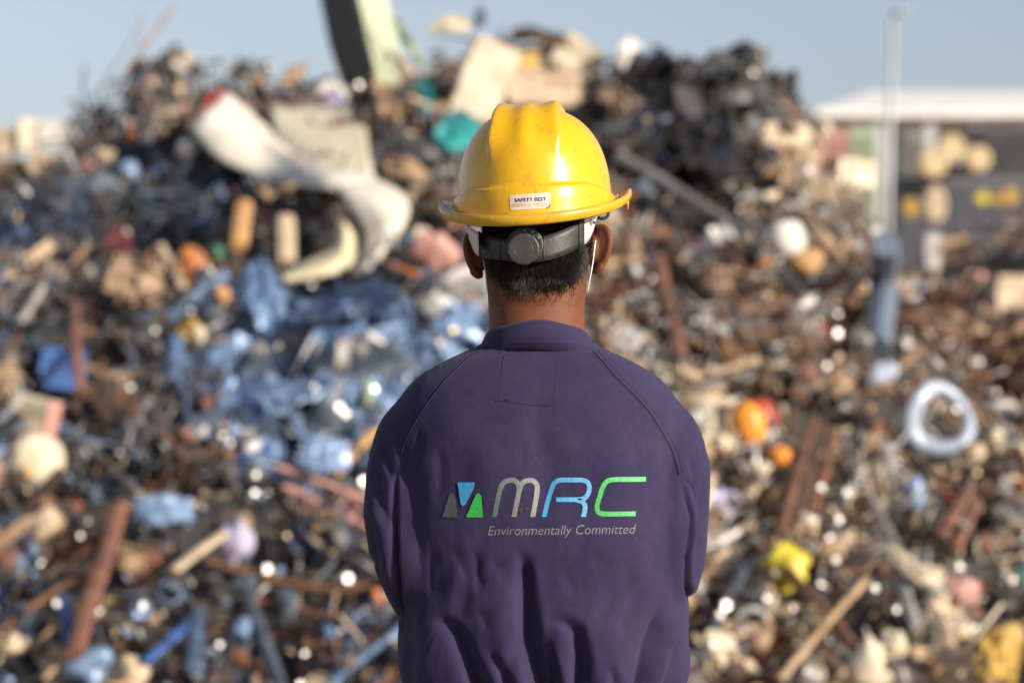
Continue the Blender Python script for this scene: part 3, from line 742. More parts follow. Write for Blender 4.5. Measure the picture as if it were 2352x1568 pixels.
for a in [
 ('wooden_post', [(560, 468), (553, 520), (548, 565)], 20, 'wood orange', 'short orange wooden post standing left of the cream post', 'post', .35, .6),
 ('wooden_post', [(545, 570), (535, 620), (524, 690)], 15, 'dark brown', 'dark wooden post continuing below the orange post', 'post', .25, .6),
 ('wooden_post', [(656, 500), (657, 550), (657, 604)], 21, 'beige', 'short cream post in the shade under the white sheets', 'post', .3, .5),
 ('wooden_stick', [(368, 565), (392, 610), (420, 655)], 12, 'beige', 'pale stick leaning left of the orange red lump', 'stick', .3, .6),
 ('steel_beam', [(276, 1160), (240, 1280), (200, 1400), (172, 1500)], 22, 'reddish brown', 'long upright rusty beam at the foot of the left slope', 'beam', .35, .6),
 ('steel_beam', [(478, 1290), (600, 1325), (740, 1350), (870, 1345)], 19, 'rust brown', 'rusty beam lying towards the left elbow', 'beam', .2, .6),
 ('steel_beam', [(560, 1375), (650, 1390), (760, 1420)], 15, 'reddish brown', 'lower rusty beam beside the grey hose', 'beam', .2, .6),
 ('steel_beam', [(165, 760), (240, 768), (330, 785)], 14, 'rust brown', 'level rusty beam above the blue tub', 'beam', .25, .6),
 ('steel_beam', [(172, 690), (172, 760), (180, 860), (186, 900)], 11, 'reddish brown', 'upright reddish bar crossing in front of the blue tub', 'bar', .45, .6),
 ('steel_pipe', [(505, 715), (600, 765), (720, 805)], 10, 'grey', 'grey pipe slanting across the top of the blue sheets', 'pipe', .2),
 ('steel_pipe', [(170, 990), (240, 1060), (320, 1135)], 9, 'grey', 'grey pipe pointing at the top of the long rusty beam', 'pipe', .25),
 ('wooden_plank', [(395, 1312), (450, 1270), (512, 1226)], 17, 'beige', 'pale broken plank left of the lavender tub', 'plank', .3, .5),
 ('rubber_hose', [(575, 1330), (570, 1370), (595, 1440), (620, 1510), (645, 1575)], 16, 'slate', 'grey blue hose hanging down to the heap foot', 'hose', .25),
 ('steel_channel', [(635, 1072), (730, 1105), (850, 1150)], 13, 'pink', 'upper rail of pinkish rusty channel beside the left sleeve', 'channel', .25, .6),
 ('steel_channel', [(655, 1118), (740, 1160), (850, 1212)], 14, 'pink', 'lower rail of pinkish rusty channel beside the left sleeve', 'channel', .27, .6),
 ('wooden_plank', [(765, 1090), (810, 1040), (865, 985)], 18, 'wood orange', 'brown plank rising to the left shoulder', 'plank', .15, .5),
 ('orange_strip', [(890, 606), (950, 630), (1012, 660)], 15, 'orange', 'orange strip beside the neck left of the pink bag', 'strip', .25, .5),
 ('orange_strip', [(1035, 650), (1065, 668), (1090, 680)], 14, 'orange', 'short orange strip nearest the neck', 'strip', .2, .5),
 ('steel_post', [(1512, 590), (1530, 680), (1555, 780), (1572, 850)], 17, 'reddish brown', 'dark red brown post right of the collar', 'post', .3, .6),
 ('steel_pipe', [(1420, 360), (1540, 430), (1680, 520), (1760, 590)], 16, 'grey', 'long grey pipe sloping down right of the helmet', 'pipe', .3),
 ('steel_pipe', [(1385, 400), (1500, 460), (1640, 530)], 12, 'dark grey', 'darker pipe under the long sloping grey pipe', 'pipe', .2),
 ('steel_pipe', [(1690, 505), (1760, 590), (1850, 680)], 12, 'grey', 'grey pipe passing below the white foam ball', 'pipe', .2),
 ('steel_pipe', [(1850, 500), (1880, 540), (1910, 570)], 16, 'tan', 'short tan pipe right of the white foam ball', 'pipe', .25),
 ('steel_bar', [(1870, 960), (1840, 1060), (1805, 1180), (1790, 1230)], 12, 'rust brown', 'first of the brown bars bundled below the orange ball', 'bar', .3, .6),
 ('steel_bar', [(1890, 970), (1865, 1070), (1830, 1190)], 11, 'dark brown', 'middle one of the brown bars bundled below the orange ball', 'bar', .28, .6),
 ('steel_bar', [(1912, 985), (1895, 1080), (1862, 1180)], 11, 'reddish brown', 'right hand one of the brown bars bundled below the orange ball', 'bar', .26, .6),
 ('steel_pipe', [(1935, 1000), (1990, 1130), (2060, 1260)], 12, 'grey', 'grey pipe running down left of the white ring', 'pipe', .25),
 ('brick_red_bar', [(2225, 1120), (2190, 1180), (2155, 1235)], 18, 'reddish brown', 'upper brick red bar on the right slope', 'bar', .25, .6),
 ('brick_red_bar', [(2240, 1150), (2215, 1210), (2190, 1265)], 16, 'reddish brown', 'lower brick red bar on the right slope', 'bar', .22, .6),
 ('steel_pipe', [(2060, 1300), (2085, 1380), (2105, 1440)], 14, 'pale grey', 'pale upright pipe standing over a dark gap', 'pipe', .3),
 ('steel_bar', [(1760, 1240), (1830, 1330), (1930, 1440), (1990, 1520)], 10, 'rust brown', 'long rusty bar running down past the yellow crumple', 'bar', .25),
 ('steel_bar', [(1990, 1330), (1900, 1430), (1790, 1560)], 9, 'tan', 'tan bar crossing the long rusty bar', 'bar', .28),
 ('steel_pipe', [(1720, 1290), (1660, 1400), (1600, 1520)], 13, 'slate', 'grey green pipe leaning by the right hip', 'pipe', .2),
 ('wooden_plank', [(2000, 900), (2050, 860), (2110, 800)], 10, 'tan', 'thin tan plank rising to the lamp post base', 'plank', .2, .5),
 ('steel_bar', [(1735, 1000), (1770, 930), (1820, 960)], 12, 'rust brown', 'rusty bent bar arching over the orange ball', 'bar', .05, .6),
 ('pale_green_tube', [(850, 830), (845, 870), (848, 920)], 12, 'pale green', 'pale green upright tube among the blue sheets', 'tube', .25),
 ('upright_pipe', [(2036, 560), (2030, 640), (2024, 720), (2016, 800)], 31, 'pipe blue', 'thick grey blue pipe standing upright in the heap below the mast', 'pipe', .35),
 ('antenna_rod', [(225, 262), (265, 205), (330, 110), (400, 15)], 4.2, 'tan', 'thick pinkish rod sticking up into the sky from the ridge', 'rod', .0),
 ('antenna_rod', [(195, 270), (215, 220), (280, 130), (330, 40)], 2.4, 'grey', 'thin grey rod leaning beside the pinkish rod', 'rod', .0),
 ('antenna_rod', [(290, 240), (300, 190), (325, 90), (318, 20)], 2, 'grey', 'thinnest rod standing almost upright behind the pinkish rod', 'rod', .0),
 ('antenna_rod', [(200, 250), (190, 200), (196, 150)], 3, 'dark grey', 'short dark rod at the left end of the ridge', 'rod', .0),
 ('steel_beam', [(0, 1450), (60, 1400), (150, 1340)], 12, 'rust brown', 'rusty beam sloping at the left of the heap foot', 'beam', .25, .6),
 ('steel_bar', [(395, 1120), (330, 1180), (260, 1240)], 9, 'dark grey', 'dark bar crossing behind the long rusty beam', 'bar', .1),
 ('wooden_plank', [(100, 1560), (150, 1500), (200, 1440)], 10, 'tan', 'tan stick by the foot of the long rusty beam', 'stick', .2, .5),
 ('blue_bar', [(145, 1370), (155, 1430), (165, 1490)], 14, 'blue', 'blue bar left of the long rusty beam', 'bar', .25, .5),
 ('blue_bar', [(330, 1520), (390, 1470), (440, 1420)], 16, 'blue', 'blue bar right of the white blue bag', 'bar', .25, .5),
 ('blue_bar', [(455, 1400), (450, 1470), (445, 1540)], 17, 'steel blue', 'steel blue bar standing left of the grey hose', 'bar', .25, .5),
 ('blue_bar', [(410, 760), (400, 830), (395, 880)], 17, 'sheet blue', 'light blue bar below the yellow crumpled bag', 'bar', .25, .5),
]:
    hero_bar(*a)

def hero_lump(name, c, r, word, label, cat, lift=.15, seed=1, rough=.12, parts=(), smooth=True, n=16):
    FOOT.append((*c, max(r)+6)); p = at(*c); s = K*p.y; rr = np.random.default_rng(seed)
    v, f = ellipsoid((0, 0, 0), [q*s for q in r], n, n-4); v = np.array(v)
    if rough:
        d = rr.normal(size=(5, 3))*2.2; ph = rr.random(5)*6; u = v/np.array([q*s for q in r])
        v *= (1+rough*sum(np.sin(u@d[i]*1.6+ph[i]) for i in range(5))[:, None]/2.2)
    o = link(name, new_mesh(name, v, f, smooth), cm(word)); o.location = p+Vector((0, -lift, 0))
    for (dx, dy, q, w2, pn) in parts:
        M = MB(); M.add(*ellipsoid((dx*s, -r[1]*s*.72, -dy*s), [q[0]*s, r[1]*s*.5, q[1]*s], 12, 8)); c_ = link(pn, M.mesh(pn, True), cm(w2), o)
    return tag(o, label, cat)

for a in [
 ('orange_ball', (1705, 972), (42, 40, 52), 'ball orange', 'bright orange ball beside the right shoulder', 'ball', .25, 3, .06),
 ('red_ball', (1742, 962), (38, 30, 48), 'red', 'red lump pressed behind the orange ball', 'lump', .14, 5, .10),
 ('orange_lump', (1778, 1042), (24, 22, 24), 'ball orange', 'small orange lump below right of the orange ball', 'lump', .25, 4, .10),
 ('foam_ball', (1795, 556), (46, 40, 46), 'white', 'white foam ball on the slope right of the helmet', 'foam', .25, 6, .07),
 ('orange_crumple', (1840, 608), (36, 26, 30), 'wood orange', 'orange crumple below the white foam ball', 'lump', .15, 7, .25),
 ('red_rag', (1605, 576), (22, 18, 20), 'red', 'small bright red rag right of the helmet', 'rag', .2, 8, .25),
 ('orange_red_lump', (458, 615), (38, 30, 42), 'orange', 'orange red lump between the pale stick and the wooden post', 'lump', .3, 9, .15),
 ('green_lump', (512, 588), (16, 14, 18), 'green', 'small green lump left of the wooden post', 'lump', .3, 10, .2),
 ('orange_stopper', (526, 680), (21, 18, 22), 'wood orange', 'orange knob at the bottom of the dark wooden post', 'knob', .34, 12, .1),  # knob forming the lower end of the dark post
 ('pink_bag', (1000, 578), (44, 34, 44), 'pink', 'pink crumpled bag left of the ear', 'bag', .2, 13, .28),
 ('pink_rag', (965, 560), (26, 22, 30), 'cream', 'cream rag at the left of the pink bag', 'rag', .18, 14, .3),
 ('lavender_tub', (556, 1235), (38, 34, 46), 'lavender', 'lavender crumpled tub above the rusty beam', 'tub', .25, 15, .2),
 ('white_bag', (232, 1512), (46, 36, 44), 'light blue', 'white blue crumpled bag at the foot of the long rusty beam', 'bag', .25, 16, .28),
 ('beige_bag', (318, 1530), (38, 30, 36), 'beige', 'beige crumpled bag right of the white blue bag', 'bag', .2, 17, .3),
 ('cream_sack', (1972, 1510), (36, 30, 52), 'cream', 'left and larger of the two cream sacks', 'sack', .25, 18, .22),
 ('cream_sack', (2035, 1470), (28, 24, 42), 'cream', 'right and narrower of the two cream sacks', 'sack', .22, 19, .22),
 ('coral_lump', (2246, 1545), (18, 16, 22), 'pink', 'coral lump beside the mustard sheet', 'lump', .2, 20, .15),
 ('yellow_bag', (452, 764), (30, 26, 28), 'mustard', 'mustard yellow crumpled bag above the light blue bar', 'bag', .3, 21, .3),
 ('cream_bag', (475, 770), (16, 14, 22), 'cream', 'small cream bag touching the mustard yellow bag', 'bag', .34, 22, .2),
 ('blue_bottle', (2086, 1135), (22, 20, 46), 'light blue', 'pale blue bottle shaped scrap left of the brick red bars', 'bottle', .2, 23, .06),
 ('purple_rag', (1840, 1105), (22, 20, 26), 'dark brown', 'dark rag behind the bundled brown bars', 'rag', .05, 24, .2),
 ('white_rag', (2285, 935), (40, 24, 17), 'white', 'white flattened rag right of the white ring', 'rag', .2, 25, .2),
 ('lavender_rag', (1645, 1150), (40, 24, 34), 'lavender', 'lavender crumpled wrapping by the right sleeve', 'wrapping', .12, 26, .35),
 ('peach_foam', (2215, 1035), (28, 22, 24), 'beige', 'peach foam lump below the white ring', 'foam', .2, 27, .15),
 ('cream_foam', (2265, 1010), (26, 22, 30), 'cream', 'cream foam lump right of the white ring', 'foam', .2, 28, .15),
 ('blue_dot', (310, 398), (26, 22, 26), 'light blue', 'bright blue lump in the dark hollow', 'lump', .25, 29, .12),
 ('white_dot', (445, 352), (24, 20, 26), 'white', 'white lump under the left of the big white sheet', 'lump', .3, 30, .12),
 ('grey_blue_lump', (1480, 455), (45, 30, 42), 'slate', 'grey blue lump at the right rim of the helmet', 'lump', .1, 31, .2),
]:
    hero_lump(*a)
hero_lump('yellow_crumple', (1788, 1290), (44, 34, 44), 'yellow', 'bright yellow crumpled plastic with a dark red middle', 'plastic', .28, 33, .34, parts=((-4, 8, (10, 14), 'maroon', 'red_patch'),))
hero_lump('white_canister', (108, 1055), (68, 50, 66), 'cream', 'round white canister with a rusty spot at the left edge', 'canister', .3, 34, .05, parts=((-6, 18, (15, 16), 'wood orange', 'rusty_spot'),))
hero_box('white_carton', (95, 955), (95, 60, 90), 'cream', 'cream carton with a peach side above the white canister', 'carton', rz=-20, ry=12, lift=.22, side='pink')
hero_box('blue_tub', (163, 845), (100, 60, 92), 'blue', 'deep blue box behind the upright reddish bar', 'box', rz=10, ry=4, lift=.2)
hero_box('dark_crate', (1270, 120), (120, 60, 40), 'dark brown', 'dark brown crate lying on the crest above the tan crate', 'crate', rz=8, ry=-6, lift=0.0)
hero_box('cream_block', (1945, 402), (95, 60, 60), 'cream', 'bright cream block left of the lamp post', 'block', rz=25, ry=4, lift=.15)
hero_box('cream_block', (1880, 440), (60, 40, 50), 'beige', 'smaller beige block below the bright cream block', 'block', rz=-15, ry=-10, lift=.15)
hero_box('beige_chest', (2310, 680), (85, 60, 90), 'beige', 'square beige chest on the pale heap at the right edge', 'chest', rz=12, ry=2, lift=.25, side='tan')
hero_box('tan_cupboard', (2178, 585), (75, 50, 75), 'tan', 'tan cupboard with grey uprights right of the lamp post base', 'cupboard', rz=10, ry=-3, lift=.2, side='pale grey')
hero_box('grey_carton', (2125, 580), (35, 30, 80), 'pale grey', 'narrow pale upright carton left of the tan cupboard', 'carton', rz=4, ry=2, lift=.25)
for (x, y, w, h, wd, l) in [(20, 335, 60, 60, 'beige', 'beige block lowest left on the pale far heap'), (85, 320, 50, 70, 'cream', 'cream block second from the left on the far heap'),
    (150, 318, 70, 60, 'white', 'white block on the pale far heap beside the ridge'), (45, 400, 70, 50, 'tan', 'tan block below the beige blocks of the far heap'),
    (120, 390, 60, 60, 'beige', 'beige block under the white block of the far heap'), (15, 450, 50, 60, 'pink', 'pinkish block at the left edge of the far heap')]:
    hero_box('stone_block', (x, y), (w, 50, h), wd, l, 'block', rz=random.uniform(-20, 20), ry=random.uniform(-10, 10), lift=.3)

# the pale ring (a loop of ducting lying on the slope)
p = at(2130, 955); s = K*p.y; FOOT.append((2130, 955, 115)); FOOT.append((2130, 1040, 70))
M = MB(); n = 40; ang = np.linspace(0, 2*PI, n, endpoint=False)
ringp = [(85*s*math.cos(t)*(1-.10*math.sin(t)), 0.03*math.sin(2*t), 88*s*math.sin(t)*(1+.06*math.cos(t)-.05*math.sin(t))) for t in ang]
v = []; f = []
for i in range(n):
    a = ang[i]; c = Vector(ringp[i]); o_ = Vector((math.cos(a), 0, math.sin(a)))
    rr = (19 + 5*math.sin(a-2.2))*s
    for j in range(10):
        b = 2*PI*j/10; q = c + o_*(rr*math.cos(b)*.95-rr*.9) + Vector((0, 1, 0))*(rr*.75*math.sin(b)); v.append(tuple(q))
for i in range(n):
    for j in range(10): f.append((i*10+j, ((i+1) % n)*10+j, ((i+1) % n)*10+(j+1) % 10, i*10+(j+1) % 10))
o = link('duct_ring', new_mesh('duct_ring', v, f, True), cm('pale ring')); o.location = p+Vector((0, -.3, 0)); o.rotation_euler = (math.radians(-12), 0, math.radians(12))
tag(o, 'pale blue white ring of ducting lying on the rusty right slope', 'ring')

# ------------------------------------------------------------------ glinting lids and offcuts that face between sun and camera
GL = [(1470, 503, 1.0), (790, 808, 1.1), (730, 718, .8), (1042, 758, .9), (1012, 788, .7), (906, 758, .6), (860, 815, 1.2), (432, 988, .9), (436, 962, .4), (446, 868, .5),
 (615, 1306, 1.4), (800, 1328, 1.2), (825, 195, 1.1), (1615, 175, .9), (1730, 168, 1.5), (1735, 285, .8), (1640, 345, .6), (1987, 520, 1.5), (1925, 764, 1.3), (1865, 640, .9),
 (1900, 840, .9), (1880, 735, .5), (1928, 1194, 1.2), (1907, 1236, .9), (1887, 1120, .8), (1945, 1130, .5), (1975, 1105, .4), (1668, 1390, 1.5), (1655, 1410, 1.0), (1762, 1374, .5),
 (1822, 1396, .5), (1790, 1262, .5), (1920, 1285, .6), (2200, 938, 1.2), (2245, 1085, .5), (780, 935, 1.4), (795, 950, 1.0), (755, 1010, .8), (722, 850, .5),
 (722, 888, .6), (560, 860, .6), (640, 795, .5), (675, 655, .4), (716, 655, .4), (538, 720, .5), (440, 715, .6), (60, 1128, .8), (586, 1132, .8), (530, 1015, .6), (470, 1045, .5),
 (108, 1032, 1.3), (192, 560, .5), (295, 275, 1.0), (283, 268, .6), (400, 1142, .7), (328, 1390, .7), (505, 1480, .8), (690, 1570, 1.0), (130, 1385, .5), (836, 1105, 1.6), (2060, 1400, .5),
 (2010, 1350, .7), (1632, 1134, .9), (1640, 1480, .5), (2240, 1440, .6), (2330, 1330, .6), (2205, 1300, .7), (1500, 640, .6), (1420, 690, .6), (1590, 700, .5), (1990, 650, .6), (1700, 480, .5),
 (1545, 690, .5), (1450, 760, .7), (300, 890, .5), (250, 1190, .5), (185, 1230, .6), (660, 1230, .5), (700, 1500, .6), (780, 1450, .6), (840, 1400, .6), (2290, 900, .6)]
lid_me = []
for s_ in range(3):
    pr = [(.5, -.03), (.52, 0), (.48, .03), (.44, .012), (.06, .0)]
    v, f = loft([[(q*math.cos(t)*(1+.08*math.sin(3*t+s_)), q*math.sin(t), z+.014*math.sin(2*t+s_)) for t in np.linspace(0, 2*PI, 12, endpoint=False)] for q, z in pr])
    me = new_mesh('bright_offcut', v, f); me.materials.append(cm('bright steel')); lid_me.append(me)
KINDS['bright_offcut'] = (None, 'shiny steel offcut', 'offcut', (0, 0), 0)
for (x, y, b_) in GL:
    p = ray_heap(x, y)
    if p is None: p = W(x, y, 16.5)
    FOOT.append((x, y, 17)); p = W(x, y, p.y-.30)
    hv = ((CAMV-p).normalized()+SUN).normalized()
    q = Quaternion((random.gauss(0, 1), random.gauss(0, 1), random.gauss(0, 1)), random.gauss(0, .03+.10*max(0, 1.1-b_))) @ hv.to_track_quat('Z', 'Y')
    wd = 'brassy' if (x+y) % 9 == 0 else 'bright steel'
    sz = .031*math.sqrt(b_)*random.uniform(.8, 1.15)
    scrap('bright_offcut', p, q, sz, wd, ('glinting brassy offcut ' if wd == 'brassy' else 'glinting steel offcut ')+where(x, y), 'glinting offcuts caught by the sun', mesh=random.choice(lid_me))

# ------------------------------------------------------------------ pieces of scrap one by one over the slopes
count = {}
GRP = {'steel_bar': 'bent steel bars in the heap', 'steel_pipe': 'steel pipes in the heap', 'metal_sheet': 'crumpled metal sheets in the heap', 'angle_iron': 'lengths of angle iron in the heap',
 'tin_can': 'dented cans in the heap', 'metal_casing': 'dented casings in the heap', 'metal_ring': 'metal rings in the heap', 'metal_disc': 'metal discs in the heap', 'wire_coil': 'coils of wire in the heap',
 'metal_strip': 'curled metal strips in the heap', 'machine_casting': 'machine castings in the heap', 'wooden_plank': 'broken planks in the heap', 'plastic_tub': 'battered tubs in the heap', 'torn_sack': 'crumpled sacks in the heap'}
WEIGHT = {'steel_bar': 20, 'steel_pipe': 10, 'metal_sheet': 20, 'angle_iron': 11, 'tin_can': 2.5, 'metal_casing': 4, 'metal_ring': 2, 'metal_disc': 2, 'wire_coil': 13, 'metal_strip': 20, 'machine_casting': 2.2, 'wooden_plank': 4, 'plastic_tub': 1, 'torn_sack': 1.2}
names = list(WEIGHT); wts = [WEIGHT[k] for k in names]
FX = np.array(FOOT); target_n = 1900; made = 0; tries = 0
while tries < 900 and count.get('metal_sheet', 0) < 125:                 # the broad field of wrinkled silvery blue sheet left of the man
    tries += 1
    px = random.uniform(360, 1130); py = random.gauss(840, 120)
    if not 600 < py < 1120 or hidden_by_man(px, py) or (px-780)**2/370**2+(py-850)**2/270**2 > 1: continue
    if np.any(np.hypot(FX[:, 0]-px, FX[:, 1]-py) < FX[:, 2]): continue
    p = ray_heap(px, py); n = heap_n(p.x, p.y)
    nn = (n + Vector((-.15, -.8, .0)) + Vector((random.gauss(0, .5), random.gauss(0, .4), random.gauss(0, .4)))).normalized()
    word = random.choice(['steel blue', 'light blue', 'sheet blue', 'steel blue', 'slate', 'pale grey', 'grey', 'blue steel', 'blue steel'])
    scrap('metal_sheet', p+n*random.uniform(.0, .12), rand_rot(nn, .4), random.uniform(.2, .42), word, word+' crumpled metal sheet '+where(px, py), GRP['metal_sheet'])
    count['metal_sheet'] = count.get('metal_sheet', 0)+1
tries = 0
while made < target_n and tries < 26000:
    tries += 1
    px = random.uniform(-60, 2412); py = random.uniform(60, 1610)
    if hidden_by_man(px, py): continue
    p = ray_heap(px, py)
    if p is None: continue
    z = zone(px, py)
    if z == 'white' and random.random() < .7: continue
    if 430 < px < 870 and 210 < py < 440: continue                       # nothing in front of the big white sheets
    if z == 'far' and random.random() < .35: continue
    kn = random.choices(names, wts)[0]
    if z == 'bluefield' and random.random() < .5: kn = random.choice(['metal_sheet', 'metal_sheet', 'metal_strip'])
    if z == 'tangle' and random.random() < .6: kn = random.choice(['metal_sheet', 'metal_sheet', 'metal_strip'])
    if count.get(kn, 0) >= 290: continue
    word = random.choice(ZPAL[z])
    if random.random() < (.022 if z not in ('hollow', 'tangle', 'bluefield') else .01): word = random.choice(['orange', 'teal', 'white', 'light blue', 'pink', 'cream', 'lavender', 'cream'])
    if kn == 'wooden_plank': word = random.choice(['tan', 'beige', 'dark brown', 'tan'])
    if kn == 'torn_sack' and word in ('bright steel',): word = 'pale grey'
    lo, hi = KINDS[kn][3]; size = random.uniform(lo, hi)*(1.0 if p.y < 20 else 1.5)
    size = lo+(size-lo)*.6 if random.random() < .7 else size
    size *= .80 if kn in ('steel_bar', 'steel_pipe', 'angle_iron', 'metal_strip', 'wire_coil') else .66
    if z == 'far': size *= .7
    if z in ('bluefield', 'ridgemid') and kn == 'metal_sheet': size *= 1.35
    if z == 'tangle' and kn in ('metal_sheet', 'metal_casing'): size *= 1.7
    spx = .5*size/(K*p.y)*(0 if z == 'tangle' else 0.55 if kn in ('steel_bar', 'steel_pipe', 'angle_iron', 'wooden_plank', 'metal_strip') else .85)
    if np.any(np.hypot(FX[:, 0]-px, FX[:, 1]-py) < FX[:, 2]*(.35 if z == 'tangle' else 1)+spx): continue
    n = heap_n(p.x, p.y)
    nn = (n + Vector((0, -.35, .0)) + Vector((random.gauss(0, .5), random.gauss(0, .5), random.gauss(0, .4)))).normalized()
    q = rand_rot(nn, .45)
    p2 = p + n*random.uniform(-.02, .14)
    ph = KINDS[kn][1]
    if py < 260 and kn in ('steel_bar', 'steel_pipe', 'angle_iron'): size = min(size, .6)
    scrap(kn, p2, q, size, word, word+' '+ph+' '+where(px, py), GRP[kn])
    count[kn] = count.get(kn, 0)+1; made += 1

# ------------------------------------------------------------------ small scrap too fine to pick apart: real pieces joined into one mass per slope
def mass(name, label, sampler, N, smin, smax, seed):
    r = np.random.default_rng(seed)
    T = []
    bx = np.array(box((0, 0, 0), (1, 1, 1))[0]); bf = np.array(box((0, 0, 0), (1, 1, 1))[1])
    V = []; F = []; C = []; base = 0
    px, py, pos, nor = sampler(N, r)
    near = np.zeros(len(px), bool)
    for fx, fy, fr in FOOT: near |= np.hypot(px-fx, py-fy) < fr*.95
    pos = pos-nor*(near*.07)[:, None]
    for i in range(len(pos)):
        t = r.random()
        size = smin+(smax-smin)*r.random()**2
        if t < .36: dims = np.array([1, r.uniform(.4, 1), .05])*size           # chips and plates
        elif t < .72: dims = np.array([3.4, .11, .11])*size                    # rods
        elif t < .85: dims = np.array([1, r.uniform(.5, .9), r.uniform(.3, .8)])*size*.8
        else: dims = np.array([1.8, .3, .06])*size
        v = bx*dims
        v[:, 2] += (v[:, 0]**2)*r.uniform(-.8, .8)/max(size, .01)*.5
        v[4:] *= r.uniform(.6, 1.0); v += r.normal(size=v.shape)*size*.05
        q = r.normal(size=4); q /= np.linalg.norm(q)
        w, x, y, z = q
        Rm = np.array([[1-2*(y*y+z*z), 2*(x*y-z*w), 2*(x*z+y*w)], [2*(x*y+z*w), 1-2*(x*x+z*z), 2*(y*z-x*w)], [2*(x*z-y*w), 2*(y*z+x*w), 1-2*(x*x+y*y)]])
        V.append(v@Rm.T+pos[i]+nor[i]*r.uniform(-.06, .10)); F.append(bf+base); base += 8
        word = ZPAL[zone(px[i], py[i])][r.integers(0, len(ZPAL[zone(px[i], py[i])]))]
        if r.random() < .02: word = ['orange', 'red', 'cream', 'teal', 'white', 'light blue', 'pink', 'cream'][r.integers(0, 8)]
        c0, me_, ro, c2 = PAL[word]; k = r.random()
        shiny = 0.85 if (r.random() < .13) else 0.0
        if shiny: c0 = (.55, .54, .52); c2 = (.4, .38, .35)
        C.append([*(np.array(c0)*(1-k)+np.array(c2)*k), shiny])
    V = np.vstack(V); F = np.vstack(F)
    me = bpy.data.meshes.new(name); me.vertices.add(len(V)); me.vertices.foreach_set('co', V.ravel())
    me.loops.add(F.size); me.loops.foreach_set('vertex_index', F.ravel().astype(np.int32))
    me.polygons.add(len(F)); me.polygons.foreach_set('loop_start', np.arange(0, F.size, 4, dtype=np.int32))
    me.update(calc_edges=True); me.validate()
    at_ = me.color_attributes.new('tint', 'FLOAT_COLOR', 'POINT')
    at_.data.foreach_set('color', np.repeat(np.array(C), 8, axis=0).ravel().astype(np.float32))
    o = link(name, me, mat_attr(name)); tag(o, label, 'scrap', None, 'stuff'); return o

def slope_sampler(x0, x1, y0, y1, bias=True):
    def f(N, r):
        x = r.uniform(x0, x1, N); y = y0+(y1-y0)*r.random(N)
        h = heap_h(x, y); ok = h > .06; x, y, h = x[ok], y[ok], h[ok]
        e = .15
        dx = (heap_h(x+e, y)-heap_h(x-e, y))/(2*e); dy = (heap_h(x, y+e)-heap_h(x, y-e))/(2*e)
        n = np.stack([-dx, -dy, np.ones_like(dx)], 1); n /= np.linalg.norm(n, axis=1, keepdims=True)
        pos = np.stack([x, y, h], 1); px, py = to_px(pos)
        return px, py, pos, n
    return f
mass('small_scrap', 'fine mixed metal scrap covering the main heap', slope_sampler(-5.0, 5.0, 9.2, 18.2), 26000, .025, .12, 5)
mass('small_scrap', 'fine pale scrap covering the far heaps', slope_sampler(-12, 19, 22, 57), 7000, .07, .28, 6)

# pieces whose look and neighbours are the same are told apart by their place among each other
same = {}
for o in COL.objects:
    if o.parent is None and o.get('label') and o.get('group'): same.setdefault(o['label'], []).append(o)
ORD = ['leftmost']+[w+' from left' for w in 'second third fourth fifth sixth seventh eighth ninth tenth eleventh twelfth thirteenth fourteenth fifteenth sixteenth seventeenth eighteenth nineteenth twentieth'.split()]+['further right']*80
for lab, obs in same.items():
    if len(obs) < 2: continue
    sx_ = lambda o: o.location.x/o.location.y
    obs.sort(key=sx_)
    if len(obs) == 2:
        dx_ = sx_(obs[1])-sx_(obs[0]); up = [(o.location.z-CAM_Z)/o.location.y for o in obs]
        if abs(up[0]-up[1]) > abs(dx_): names2 = ['upper', 'lower'] if up[0] > up[1] else ['lower', 'upper']
        else: names2 = ['left-hand', 'right-hand']
        for o, nme in zip(obs, names2): o['label'] = nme+' '+lab
    else:
        for i, o in enumerate(obs): o['label'] = (ORD[i] if i < len(obs)-1 else 'rightmost')+' '+lab

# ================================================================== the man
def Z2(x, y): return (804+.36622*x, 689+.36622*y)          # photo detail crops, to photo pixels
def Z3(x, y): return (804+.36622*x, 1119.7+.36622*y)
CX = 1236
SP = K*3.21                                                 # metres per photo pixel at the man's back
def wx(px): return (px-1176)*SP
def wz(py): return CAM_Z+(784-py)*SP

# --- skin
def skin_material():
    m, N, L, b = nodes_of('skin')
    tc = N.new('ShaderNodeTexCoord'); n1 = N.new('ShaderNodeTexNoise'); n1.inputs['Scale'].default_value = 38; n1.inputs['Detail'].default_value = 6
    n2 = N.new('ShaderNodeTexVoronoi'); n2.inputs['Scale'].default_value = 1000
    L.new(tc.outputs['Object'], n1.inputs['Vector']); L.new(tc.outputs['Object'], n2.inputs['Vector'])
    mx = N.new('ShaderNodeMix'); mx.data_type = 'RGBA'
    mx.inputs['A'].default_value = (0.165, 0.056, 0.024, 1); mx.inputs['B'].default_value = (0.105, 0.033, 0.015, 1)
    L.new(n1.outputs['Fac'], mx.inputs['Factor']); L.new(mx.outputs['Result'], b.inputs['Base Color'])
    b.inputs['Roughness'].default_value = 0.58; b.inputs['Specular IOR Level'].default_value = 0.28
    b.inputs['Subsurface Weight'].default_value = 0.12; b.inputs['Subsurface Radius'].default_value = (0.008, 0.003, 0.0015); b.inputs['Subsurface Scale'].default_value = 0.5
    bp = N.new('ShaderNodeBump'); bp.inputs['Strength'].default_value = 0.45; bp.inputs['Distance'].default_value = 0.0006
    L.new(n2.outputs['Distance'], bp.inputs['Height']); L.new(bp.outputs['Normal'], b.inputs['Normal'])
    return m
SKIN = skin_material()
NX = wx(1234)                                               # neck axis
HC = Vector((wx(1236), 3.318, wz(515)))                     # head centre
